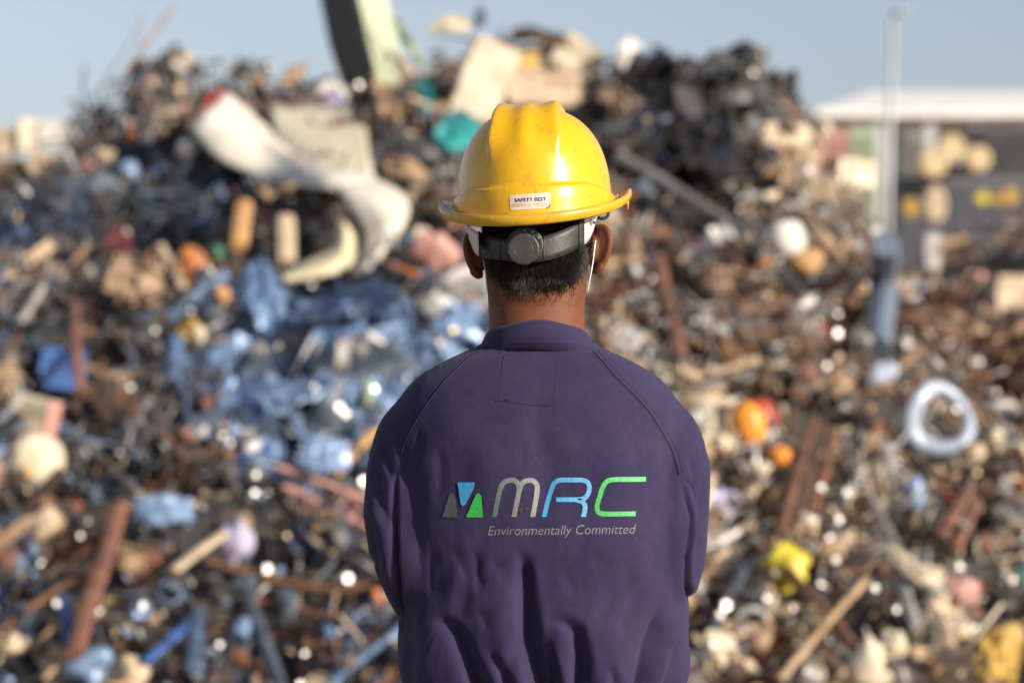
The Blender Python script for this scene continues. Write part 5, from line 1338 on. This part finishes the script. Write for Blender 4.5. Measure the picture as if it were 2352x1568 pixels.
printed('logo_letter', *ribbon(((1856, 1122), (1760, 1123), (1660, 1124), (1612, 1136), (1586, 1172), (1566, 1230), (1550, 1290), (1556, 1325), (1590, 1339), (1690, 1340), (1792, 1338)), 30, n=80), INK_C)
def rounded_poly(pts, r=9, k=5):
    out = []; n = len(pts)
    for i in range(n):
        p = Vector(pts[i]); a = (Vector(pts[i-1])-p).normalized(); b = (Vector(pts[(i+1) % n])-p).normalized()
        p0, p1 = p+a*r, p+b*r
        for t in np.linspace(0, 1, k): out.append(tuple((p0*(1-t)**2+p*2*t*(1-t)+p1*t*t)))
    return out
def printed_poly(name, pts, mat, r=9):
    R = [Z2(*q) for q in rounded_poly(pts, r)]; c = np.mean(R, 0); n = len(R)
    V = [tuple(q) for q in R]; F = [tuple(range(n))]
    o = printed(name, V, F, mat, .0)
    c3 = get_co(o.data); a, b_ = c3[:, 0]-c3[:, 0].mean(), c3[:, 2]-c3[:, 2].mean()          # lie smoothly on the cloth, clear of its grain
    Q = np.stack([np.ones_like(a), a, b_, a*a], 1); fit = Q @ np.linalg.lstsq(Q, c3[:, 1], rcond=None)[0]
    c3[:, 1] = fit-(np.max(fit-c3[:, 1])+.0011); set_co(o.data, c3)
    return o
printed_poly('logo_triangle', [(578, 1361), (620, 1222), (640, 1208), (658, 1222), (677, 1361)], INK_G, 8)
printed_poly('logo_triangle', [(674, 1142), (783, 1142), (774, 1186), (722, 1282), (706, 1292), (693, 1276)], INK_B, 7)
printed_poly('logo_triangle', [(727, 1361), (786, 1224), (804, 1208), (823, 1224), (834, 1361)], INK_E, 8)

def text_flat(body, shear=0.0, offset=0.0, spacing=1.0):
    cu = bpy.data.curves.new('text_src', 'FONT'); cu.body = body; cu.shear = shear; cu.offset = offset; cu.space_character = spacing; cu.resolution_u = 6; cu.fill_mode = 'FRONT'
    o = bpy.data.objects.new('text_src', cu); COL.objects.link(o)
    dg = bpy.context.evaluated_depsgraph_get(); me = bpy.data.meshes.new_from_object(o.evaluated_get(dg))
    bm = bmesh.new(); bm.from_mesh(me); bmesh.ops.triangulate(bm, faces=bm.faces)
    bm.verts.ensure_lookup_table()
    v = np.array([q.co[:2] for q in bm.verts]); f = [tuple(q.index for q in p.verts) for p in bm.faces]
    bm.free(); bpy.data.objects.remove(o); bpy.data.curves.remove(cu); bpy.data.meshes.remove(me)
    return v, f
def fit_text(body, x0, x1, ybase, ycap, conv, slope=0.0, **kw):
    """text scaled so that it spans x0..x1 and a capital reaches from ybase up to ycap (crop coordinates)"""
    v, f = text_flat(body, **kw); cap = text_flat('E', **kw)[0][:, 1].max()
    mn, mx_ = v[:, 0].min(), v[:, 0].max()
    X = x0+(v[:, 0]-mn)/(mx_-mn)*(x1-x0); Y = ybase-v[:, 1]/cap*(ybase-ycap)+slope*(X-x0)
    return [conv(a, b) for a, b in zip(X, Y)], f
tv, tf = fit_text('Environmentally Committed', 866, 1792, 1474, 1417, Z2, slope=-.012, shear=.22, offset=-.012)
printed('tagline', tv, tf, INK_T, .00035)
STAIN = mat_plain('oil_stain', (0.05, 0.032, 0.022), .8, 0, scale=90, var=.5)
def stain(cx, cy, rx, ry, seed):
    r = np.random.default_rng(seed); n = 18; V = [Z2(cx+rx*math.cos(t)*r.uniform(.6, 1.1), cy+ry*math.sin(t)*r.uniform(.6, 1.1)) for t in np.linspace(0, 2*PI, n, endpoint=False)]
    printed('oil_stain', V+[Z2(cx, cy)], [(i, (i+1) % n, n) for i in range(n)], STAIN, .0008)
stain(1074, 1318, 16, 24, 1); stain(1110, 1306, 13, 12, 2); stain(1552, 412, 8, 11, 3)

# --- hair: a close cap and the short strands themselves
HAIRM = mat_plain('hair_black', (0.009, 0.0075, 0.007), .5, 0, scale=300, var=.5, spec=.22)
def hairline(px):
    return np.interp(px, [1100, 1112, 1122, 1136, 1160, 1190, 1225, 1262, 1295, 1322, 1340, 1352, 1362, 1380], [540, 585, 610, 634, 654, 664, 668, 667, 660, 644, 622, 600, 572, 530])
bco = get_co(person.data); bno = get_no(person.data); bpx, bpy_ = to_px(bco)
isback = bno[:, 1] < .35
is_head = (bco[:, 2] > wz(700)) & (np.hypot((bco[:, 0]-HC.x), 0) < .0765)
hl_ = hairline(bpx)
hv = is_head & (((bpy_ < hl_-6) & (bco[:, 1] < HC.y+.03)) | ((bco[:, 2] > wz(520)) & (bco[:, 1] < HC.y+.075)))
cap_faces = [p for p in person.data.polygons if all(hv[i] for i in p.vertices)]
idx = {}; V = []; F = []
for p in cap_faces:
    q = []
    for i in p.vertices:
        if i not in idx: idx[i] = len(V); V.append(tuple(bco[i]+bno[i]*.0012))
        q.append(idx[i])
    F.append(tuple(q))
hair = link('hair', new_mesh('hair', V, F, True), HAIRM, person)
cand = np.nonzero(is_head & (bpy_ < hl_+26) & (bco[:, 1] < HC.y+.02) & (bpy_ > 500))[0]
r = np.random.default_rng(4); V = []; F = []
keep = r.choice(cand, 24000)
for i in keep:
    e = hl_[i]-bpy_[i]
    if e < 14 and r.random() > ((e+28)/42)**1.4: continue
    if bpy_[i] < 572 and (bpx[i] > 1328 or bpx[i] < 1100): continue
    p = bco[i]+r.normal(size=3)*.0009; n = bno[i]
    dn = np.array([.10*np.sign(p[0]-HC.x)*0-.16, 0, -1.0]); dn = dn-n*np.dot(dn, n); dn /= max(np.linalg.norm(dn), 1e-6)
    dr = dn+n*r.uniform(.16, .42)+r.normal(size=3)*.16; dr /= np.linalg.norm(dr)
    ln = r.uniform(.006, .012)*(1 if e > 12 else (.7 if e > -4 else .45)); side = np.cross(dr, n); side /= max(np.linalg.norm(side), 1e-6); w = r.uniform(.00022, .00036)
    b = len(V); tip = p+dr*ln+dn*ln*.15; mid = p+dr*ln*.55
    V += [p-side*w, p+side*w, p+n*w, mid-side*w*.8, mid+side*w*.8, mid+n*w*.8, tip]
    for a, c in ((0, 1), (1, 2), (2, 0)): F.append((b+a, b+c, b+3+c, b+3+a)); F.append((b+3+a, b+3+c, b+6))
strands = link('hair_strands', new_mesh('hair_strands', V, F), HAIRM, hair); strands['kind'] = 'stuff'
# sparse fine hairs on the nape and jaw
cand = np.nonzero(is_head & (bpy_ > hl_) & (bpy_ < hl_+60) & (bno[:, 1] < .3) & (bco[:, 2] > wz(735)))[0]
V = []; F = []
for i in r.choice(cand, 2600):
    if r.random() > (.25+.75*(abs(bpx[i]-1245) > 60)): continue
    p = bco[i]; n = bno[i]; dr = np.array([r.normal()*.5-.3, 0, -1.0])+n*.25; dr /= np.linalg.norm(dr); side = np.cross(dr, n); w = .00011; b = len(V); ln = r.uniform(.004, .008)
    V += [p-side*w, p+side*w, p+n*w, p+dr*ln]
    for a, c in ((0, 1), (1, 2), (2, 0)): F.append((b+a, b+c, b+3))
nape = link('nape_hairs', new_mesh('nape_hairs', V, F), HAIRM, person); nape['kind'] = 'stuff'

# --- boots
BOOT = mat_plain('boot_leather', (.03, .027, .024), .6, 0, scale=40, var=.4)
for s in (-1, 1):
    M = MB(); a = Vector((wx(CX)+s*.115, 3.325, 0))
    M.add(*tube([a+Vector((0, -.02, .17)), a+Vector((0, -.02, .09)), a+Vector((0, .0, .05))], [.055, .055, .055], 16)); M.add(*ellipsoid(a+Vector((s*.012, .085, .045)), (.05, .14, .045), 20, 12))
    bt = link('boot', M.mesh('boot', True), BOOT, person)
    M = MB(); M.add(*box(a+Vector((s*.01, .065, .010)), (.095, .30, .018))); link('sole', M.mesh('sole'), cm('black'), bt)

# --- face mask with its ear loops
MASKM = mat_plain('mask_fabric', (.62, .70, .76), .9, 0, scale=120, var=.08); LOOPM = mat_plain('mask_loop', (.80, .79, .77), .9, 0, scale=200, var=.08)
mask = thing('face_mask', 'pale face mask with white loops behind both ears', 'face mask', HC+Vector((0, .09, -.06)))
def mk(n_lon=22, n_lat=10):
    A = []
    for i in range(n_lat):
        z = -.128+.116*i/(n_lat-1); row = []
        for j in range(n_lon):
            t = math.radians(-58+116*j/(n_lon-1)); k = math.cos(t)
            rx_ = .0695-.012*abs(i/(n_lat-1)-.5)*2*0; ry = .106+.018*math.exp(-((z+.045)/.03)**2)*k**3+.002*math.sin(i*2.2)
            row.append((HC.x+rx_*math.sin(t), HC.y+.004+ry*k, HC.z+z))
        A.append(row)
    return solid_sheet(np.array(A), .0012)
v, f = mk(); o = link('mask_panel', new_mesh('mask_panel', v, f, True), MASKM, mask); o.matrix_parent_inverse = Matrix.Translation(-Vector(mask.location))
for pts in ([(1368, 552, 3.300), (1365, 575, 3.288), (1361, 606, 3.288), (1355, 640, 3.290), (1349, 672, 3.300)], [(1109, 580, 3.31), (1111, 600, 3.300), (1115, 625, 3.300), (1118, 650, 3.305), (1121, 672, 3.31)]):
    P = catmull([tuple(W(a, b, c)) for a, b, c in pts], 24)
    o = link('ear_loop', new_mesh('ear_loop', *tube(P, .0009, 8), True), LOOPM, mask); o.matrix_parent_inverse = Matrix.Translation(-Vector(mask.location))

# --- hard hat
def helmet_material():
    m, N, L, b = nodes_of('helmet_yellow')
    tc = N.new('ShaderNodeTexCoord'); n1 = N.new('ShaderNodeTexNoise'); n1.inputs['Scale'].default_value = 14; n1.inputs['Detail'].default_value = 7; n1.inputs['Roughness'].default_value = .7
    L.new(tc.outputs['Object'], n1.inputs['Vector'])
    mp = N.new('ShaderNodeMapping'); mp.inputs['Rotation'].default_value = (.4, .9, .3); mp.inputs['Scale'].default_value = (1, 1, .12); L.new(tc.outputs['Object'], mp.inputs['Vector'])
    n2 = N.new('ShaderNodeTexNoise'); n2.inputs['Scale'].default_value = 260; n2.inputs['Detail'].default_value = 2; L.new(mp.outputs['Vector'], n2.inputs['Vector'])
    sc_ = N.new('ShaderNodeMapRange'); sc_.inputs['From Min'].default_value = .66; sc_.inputs['From Max'].default_value = .74; L.new(n2.outputs['Fac'], sc_.inputs['Value'])
    n3 = N.new('ShaderNodeTexNoise'); n3.inputs['Scale'].default_value = 75; n3.inputs['Detail'].default_value = 6; L.new(tc.outputs['Object'], n3.inputs['Vector'])
    gr = N.new('ShaderNodeMapRange'); gr.inputs['From Min'].default_value = .56; gr.inputs['From Max'].default_value = .74; gr.inputs['To Max'].default_value = .7; L.new(n3.outputs['Fac'], gr.inputs['Value'])
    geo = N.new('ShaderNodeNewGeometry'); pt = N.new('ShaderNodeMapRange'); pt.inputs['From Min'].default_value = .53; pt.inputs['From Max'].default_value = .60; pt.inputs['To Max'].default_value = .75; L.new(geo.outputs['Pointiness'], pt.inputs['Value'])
    mx = N.new('ShaderNodeMix'); mx.data_type = 'RGBA'; mx.inputs['A'].default_value = (.67, .385, .004, 1); mx.inputs['B'].default_value = (.59, .32, .006, 1); L.new(n1.outputs['Fac'], mx.inputs['Factor'])
    a1 = N.new('ShaderNodeMath'); a1.operation = 'MAXIMUM'; L.new(gr.outputs['Result'], a1.inputs[0])
    s2 = N.new('ShaderNodeMath'); s2.operation = 'MULTIPLY'; s2.inputs[1].default_value = .8; L.new(sc_.outputs['Result'], s2.inputs[0]); L.new(s2.outputs[0], a1.inputs[1])
    m2 = N.new('ShaderNodeMix'); m2.data_type = 'RGBA'; m2.inputs['B'].default_value = (.36, .20, .03, 1); L.new(mx.outputs['Result'], m2.inputs['A']); L.new(a1.outputs[0], m2.inputs['Factor'])
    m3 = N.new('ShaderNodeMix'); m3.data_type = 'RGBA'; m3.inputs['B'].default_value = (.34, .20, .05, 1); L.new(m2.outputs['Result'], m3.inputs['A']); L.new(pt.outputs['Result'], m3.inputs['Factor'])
    L.new(m3.outputs['Result'], b.inputs['Base Color'])
    rr = N.new('ShaderNodeMapRange'); rr.inputs['To Min'].default_value = .19; rr.inputs['To Max'].default_value = .34; L.new(n1.outputs['Fac'], rr.inputs['Value']); L.new(rr.outputs['Result'], b.inputs['Roughness'])
    b.inputs['Specular IOR Level'].default_value = .5; b.inputs['Subsurface Weight'].default_value = .08; b.inputs['Subsurface Radius'].default_value = (.006, .004, .001)
    bp = N.new('ShaderNodeBump'); bp.inputs['Strength'].default_value = .12; bp.inputs['Distance'].default_value = .002; L.new(n3.outputs['Fac'], bp.inputs['Height']); L.new(bp.outputs['Normal'], b.inputs['Normal'])
    return m
HELM = helmet_material()
HO = W(1229, 466, 3.318)                                    # centre of the rim plane
HROT = Matrix.Rotation(math.radians(-3.0), 4, 'Y') @ Matrix.Rotation(math.radians(-7), 4, 'Z')
HM = Matrix.Translation(HO) @ HROT
hat = bpy.data.objects.new('hard_hat', None); COL.objects.link(hat); hat.matrix_world = HM
tag(hat, 'scuffed yellow hard hat with black ratchet band on the man\'s head', 'hard hat')
AX, AB, AF, HH, PW = .1045, .125, .142, .1295, 2.42
NPH = 160
def shell():
    rows = []
    ph = np.linspace(0, 2*PI, NPH, endpoint=False)          # 0 = back, towards the camera
    cs, sn = np.cos(ph), np.sin(ph)
    ay = np.where(cs > 0, AB, AF)
    def zledge():                                           # height of the step round the base
        a = np.abs((ph+PI) % (2*PI)-PI)
        return np.interp(a, [0, .85, 1.15, 1.45, 2.2, PI], [.0165, .0185, .012, .004, .002, .004])
    zl = zledge()
    zb = np.where(cs > 0, -.034*np.clip(cs, 0, 1)**.8, 0)-.002
    nt = 56
    for i in range(nt):
        t = PI/2*(1-i/(nt-1))
        if i == 0: t = PI/2-1e-3
        tl = np.arcsin(np.clip(zl/HH, 0, 1)**(PW/2)); tt = tl+(PI/2-tl)*(1-i/(nt-1))
        if i == 0: tt = np.full(NPH, PI/2-.01)
        r = np.cos(tt)**(2/PW); z = HH*np.sin(tt)**(2/PW)
        x = AX*r*sn; y = -ay*r*cs
        # two moulded ribs running over the crown, sharp outside, easing towards the middle
        hz = np.clip((z-.046)/.040, 0, 1); fade = ease(hz)*(.8+.25*np.clip((z-.09)/.04, 0, 1))
        x0 = np.interp(z, [.03, .08, .115, .134], [.0455, .0445, .038, .031])
        s_ = np.abs(x)-x0
        # taper to a point at the lower end
        wi = .004+.009*fade
        rib = np.where(s_ > 0, np.exp(-(s_/.0034)**2), np.exp(-(np.abs(s_)/wi)**1.5)*.74+.26*np.exp(-(np.abs(s_)/.05)**2))
        dsp = .0125*fade*rib+.0042*fade*np.exp(-(x/.012)**2)
        nx, ny, nz = x/AX**2, y/ay**2, z/HH**2; l = np.sqrt(nx**2+ny**2+nz**2); l[l == 0] = 1
        rows.append(np.stack([x+nx/l*dsp, y+ny/l*dsp, z+nz/l*dsp], 1))
    base = rows[-1].copy(); nrm = np.stack([sn*AB/AX, -cs, 0*cs], 1); nrm /= np.linalg.norm(nrm, axis=1, keepdims=True)
    def ring(off, z): q = base+nrm*np.asarray(off).reshape(-1, 1) if np.ndim(off) else base+nrm*off; q = q.copy(); q[:, 2] = z; return q
    front = np.clip(-cs, 0, 1)**2
    side = sn**2
    up = .004+.0*side+.0015
    for off, z in ((.0034, zl-.0004), (.0066, zl-.0018), (.0080, zl-.0045), (.0084, zl*.6+zb*.4), (.0088, zl*.3+zb*.7), (.0092, zb+.0085), (.0097, zb+.0062),
                   (.0118, zb+.0052), (.0150+.005*side+.03*front, zb+.0056+up*.25), (.0176+.006*side+.04*front, zb+.008+up*.7), (.0186+.0065*side+.042*front, zb+.0085+up), (.0202+.0072*side+.043*front, zb+.0082+up), (.0206+.0072*side+.043*front, zb+.005+up*.5), (.0192+.006*side+.042*front, zb+.001), (.0160+.004*side+.03*front, zb-.0008),
                   (.0100, zb-.0010), (.0060, zb-.0004), (.0040, zb+.004)):
        rows.append(ring(off, z))
    for k in (0.0, .35, .7, .93):                            # inside of the shell
        z = HH*.96*np.sin(k*PI/2); r = np.cos(k*PI/2)*.965
        q = np.stack([AX*r*sn, -ay*r*cs, np.full(NPH, 0.0)], 1); q[:, 2] = np.maximum(z, zb+.008) if k == 0 else z; rows.append(q)
    v = np.vstack(rows); f = []
    for i in range(len(rows)-1):
        for j in range(NPH):
            k = (j+1) % NPH; f.append((i*NPH+j, (i+1)*NPH+j, (i+1)*NPH+k, i*NPH+k))
    f.append(tuple(range(NPH))); f.append(tuple((len(rows)-1)*NPH+j for j in range(NPH-1, -1, -1)))
    return v, f
v, f = shell(); sh_me = new_mesh('shell', v, f, True)
shell_o = link('shell', sh_me, HELM, hat)
SHB = bvh_of(sh_me, HM)
HI = HM.inverted()
def hat_child(name, v, f, mat, smooth=True, parent=None):
    me = new_mesh(name, [tuple(HI @ Vector(q)) for q in v], f, smooth); return link(name, me, mat, parent or hat)
# little moulded tab hanging from the brim at the right, fixing clip under the rim
P = [W(1440, 455, 3.315), W(1441, 468, 3.315), W(1441, 482, 3.315)]
hat_child('brim_tab', *tube([tuple(q) for q in P], [.0022, .0024, .0014], 8), HELM)
P = catmull([tuple(W(a, b, 3.27)) for a, b in ((1372, 500), (1386, 502), (1396, 496), (1398, 486))], 12)
BLK = mat_plain('ratchet_black', (.013, .014, .0145), .50, 0, scale=60, col2=(.026, .026, .025), bump=.1, detail=8)
WHT = mat_plain('headband_white', (.60, .56, .52), .55, 0, scale=40, var=.15)
hat_child('band_hook', *tube(P, .0022, 8), BLK)

# band round the head: black ratchet piece behind, white straps to the sides
def band_pt(px, py, push=0.0):
    """point on the band's cylinder round the head, straight behind a photo pixel"""
    a, b = .0800, .1035
    x0 = (px-1176)*K*3.24 - HC.x
    x0 = max(-a*.985, min(a*.985, x0)); y = -b*math.sqrt(1-(x0/a)**2)
    Y = HC.y-.004+y-push
    return Vector((HC.x+x0*(1+push/a), Y, CAM_Z+(784-py)*K*Y))
def band_strip(name, cols, mat, th=.0022, push=0.0, n=26, m=5):
    """cols: (px, py_top, py_bottom)"""
    C = np.array(cols, float); u = np.linspace(0, 1, n); cc = np.linspace(0, 1, len(C)); R = catmull(C, n)
    A = np.array([[tuple(band_pt(q[0], q[1]+(q[2]-q[1])*k, push)) for k in np.linspace(0, 1, m)] for q in R])
    v, f = solid_sheet(A, th); return hat_child(name, v, f, mat)
ratchet = band_strip('ratchet_band', [(1096, 531, 590), (1120, 540, 594), (1155, 547, 598), (1200, 549, 602), (1245, 543, 600), (1290, 528, 588), (1334, 507, 566)], BLK, .003, .001)
band_strip('band_end', [(1326, 505, 571), (1331, 502, 570), (1337, 500, 568)], BLK, .0045, .002, 6)
band_strip('band_end', [(1089, 527, 588), (1093, 527, 590), (1098, 529, 592)], BLK, .0042, .002, 6)
band_strip('ratchet_rib', [(1246, 544, 597), (1250, 543, 596)], BLK, .004, .0012, 4)
band_strip('ratchet_rib', [(1148, 548, 597), (1152, 548, 598)], BLK, .004, .0012, 4)
def white_strap(cols, name='headband'):
    A = np.array([[tuple(W(x0+(x1-x0)*k, y0+(y1-y0)*k, Y)) for k in np.linspace(0, 1, 5)] for (x0, y0, x1, y1, Y) in cols])
    A = np.array([catmull(A[:, j], 14) for j in range(5)]).transpose(1, 0, 2)
    v, f = solid_sheet(A, .0016); hat_child(name, v, f, WHT)
white_strap([(1331, 507, 1330, 566, 3.255), (1345, 500, 1341, 562, 3.266), (1358, 495, 1353, 550, 3.282), (1368, 492, 1362, 530, 3.305), (1374, 486, 1368, 505, 3.34)])
white_strap([(1098, 532, 1099, 588, 3.252), (1088, 528, 1090, 578, 3.266), (1079, 522, 1084, 563, 3.285), (1072, 512, 1076, 545, 3.31), (1068, 500, 1070, 530, 3.345)])
# pale upper edge of the strap on the left and its rivet on the right
white_strap([(1110, 514, 1110, 520, 3.262), (1096, 513, 1096, 521, 3.268), (1084, 513, 1085, 520, 3.285), (1074, 511, 1075, 518, 3.31)], 'headband_edge')
q = W(1371-6, 511, 3.290); hat_child('rivet', *ellipsoid(q, (.0016, .0016, .0022), 10, 8), cm('dark grey'))
# knob: housing, toothed wheel and cap
kc = band_pt(1205, 571, 0); 
def disc(c, r, y0, y1, n=40, teeth=0, bev=.0012):
    c = Vector(c); R = []
    for rr, yy in ((.02, y0), (r-bev*1.6, y0), (r-bev*.4, y0+bev*.5), (r, y0+bev*1.4), (r, y1)):
        R.append([(c.x+(rr*(1-(.035*max(0, math.cos(teeth*t))**3 if teeth and rr > .01 else 0)) if rr > .02 or rr > 0 else 0)*math.cos(t), c.y+yy, c.z+(rr*(1-(.035*max(0, math.cos(teeth*t))**3 if teeth and rr > .01 else 0)))*math.sin(t)) for t in np.linspace(0, 2*PI, n, endpoint=False)])
    R[0] = [(c.x+(q[0]-c.x)*.02, q[1], c.z+(q[2]-c.z)*.02) for q in R[1]]
    return loft(R[::-1])
hs = hat_child('knob_housing', *disc(W(1206, 563, kc.y), .0245, -.0065, .004, 48), BLK, False)
kb = hat_child('ratchet_knob', *disc(W(1202, 573, kc.y), .0213, -.0195, -.006, 84, 12), BLK, False)
ring_ = []
def torus(c, R, r, n=40, m=6):
    v = []; f = []; c = Vector(c)
    for i in range(n):
        a = 2*PI*i/n
        for j in range(m):
            b = 2*PI*j/m; q = R+r*math.cos(b); v.append((c.x+q*math.cos(a), c.y+r*math.sin(b), c.z+q*math.sin(a)))
    for i in range(n):
        for j in range(m): f.append((i*m+j, i*m+(j+1) % m, ((i+1) % n)*m+(j+1) % m, ((i+1) % n)*m+j))
    return v, f
KN = W(1202, 573, kc.y)
KNR = mat_plain('knob_ring', (.07, .072, .074), .35, 0, scale=50, var=.2)
hat_child('knob_ring', *torus(KN+Vector((0, -.0196, 0)), .0122, .00045), KNR, True, kb)
P = [tuple(KN+Vector((.0165*math.cos(t), -.0197, .0165*math.sin(t)))) for t in np.linspace(math.radians(75), math.radians(190), 18)]
hat_child('knob_arrow', *tube(P, .0004, 6), KNR, True, kb)
for a in (62, 30, 95): 
    t = math.radians(a); q = W(1206, 563, kc.y)+Vector((.0195*math.cos(t), -.0068, .0195*math.sin(t))); hat_child('housing_boss', *ellipsoid(q, (.0030, .0016, .0030), 12, 8), KNR, True, hs)

# sticker on the rear of the shell
def Zs(x, y): return ((1750+x*800/2352)/1.74150, (700+y*450/1323)/1.74150)       # sticker crop to photo pixels
PAPER = mat_plain('sticker_paper', (.62, .53, .42), .5, 0, scale=70, col2=(.54, .45, .35)); INKB = mat_plain('sticker_blue', (.035, .045, .22), .5, 0, scale=100, var=.1); INKR = mat_plain('sticker_red', (.60, .17, .12), .5, 0, scale=100, var=.1); INKG = mat_plain('sticker_lineblue', (.22, .27, .42), .5, 0, scale=100, var=.1)
A = []
for i in range(9):
    k = i/8; row = []
    for j in range(17):
        u = j/16; x = (846+(1330-846)*u)*(1-k)+(854+(1322-854)*u)*k; yt = 236-32*u if True else 0; y = (238-34*u)*(1-k)+(417-30*u)*k
        if j in (0, 16) and i in (0, 8): x += 9*(1 if j == 0 else -1); y += 6*(1 if i == 0 else -1)
        row.append(Zs(x, y))
    A.append(row)
V = [q for rw in A for q in rw]; F = [(i*17+j, i*17+j+1, (i+1)*17+j+1, (i+1)*17+j) for i in range(8) for j in range(16)]
def on_shell(name, V, F, mat, off, parent=None):
    v = []
    for q in V:
        h = drop(SHB, q[0], q[1], off); v.append(tuple(h) if h is not None else tuple(W(q[0], q[1], 3.19)))
    return hat_child(name, v, F, mat, True, parent)
stk = on_shell('sticker', V, F, PAPER, .0006)
tv, tf = fit_text('SAFETY BEST', 908, 1280, 316, 274, Zs, slope=-.035, offset=.022, spacing=1.06)
on_shell('sticker_lettering', tv, tf, INKB, .0011, stk)
def thin(x0, y0, x1, y1, w):
    n = 8; t = np.linspace(0, 1, n); X = x0+(x1-x0)*t; Y = y0+(y1-y0)*t
    return [Zs(a, b-w) for a, b in zip(X, Y)]+[Zs(a, b+w) for a, b in zip(X, Y)], [(i, i+1, n+i+1, n+i) for i in range(n-1)]
for mats, lines in ((INKR, [(872, 343, 1012, 334), (868, 371, 1012, 361), (1165, 331, 1306, 322), (1165, 358, 1300, 349)]), (INKG, [(868, 357, 1014, 348), (1165, 344, 1310, 336)])):
    for l in lines: on_shell('sticker_line', *thin(*l, 1.7), mats, .0011, stk)
for cx, cy, R in ((1032, 352, 19), (1088, 350, 29), (1143, 346, 19)):
    O = [(cx+(R if i % 2 == 0 else R*.42)*math.sin(i*PI/5), cy-(R if i % 2 == 0 else R*.42)*math.cos(i*PI/5)) for i in range(10)]
    I = [(cx+(a-cx)*.78, cy+(b-cy)*.78) for a, b in O]
    on_shell('sticker_star', [Zs(*q) for q in O+I], [(i, (i+1) % 10, 10+(i+1) % 10, 10+i) for i in range(10)], INKG, .0011, stk)
DARKC = mat_plain('sticker_curl', (.12, .09, .06), .6, 0, scale=80, var=.4)
on_shell('sticker_curl', [Zs(1272, 388), Zs(1310, 368), Zs(1328, 330), Zs(1324, 378), Zs(1300, 394)], [(0, 1, 2, 3, 4)], DARKC, .0013, stk)
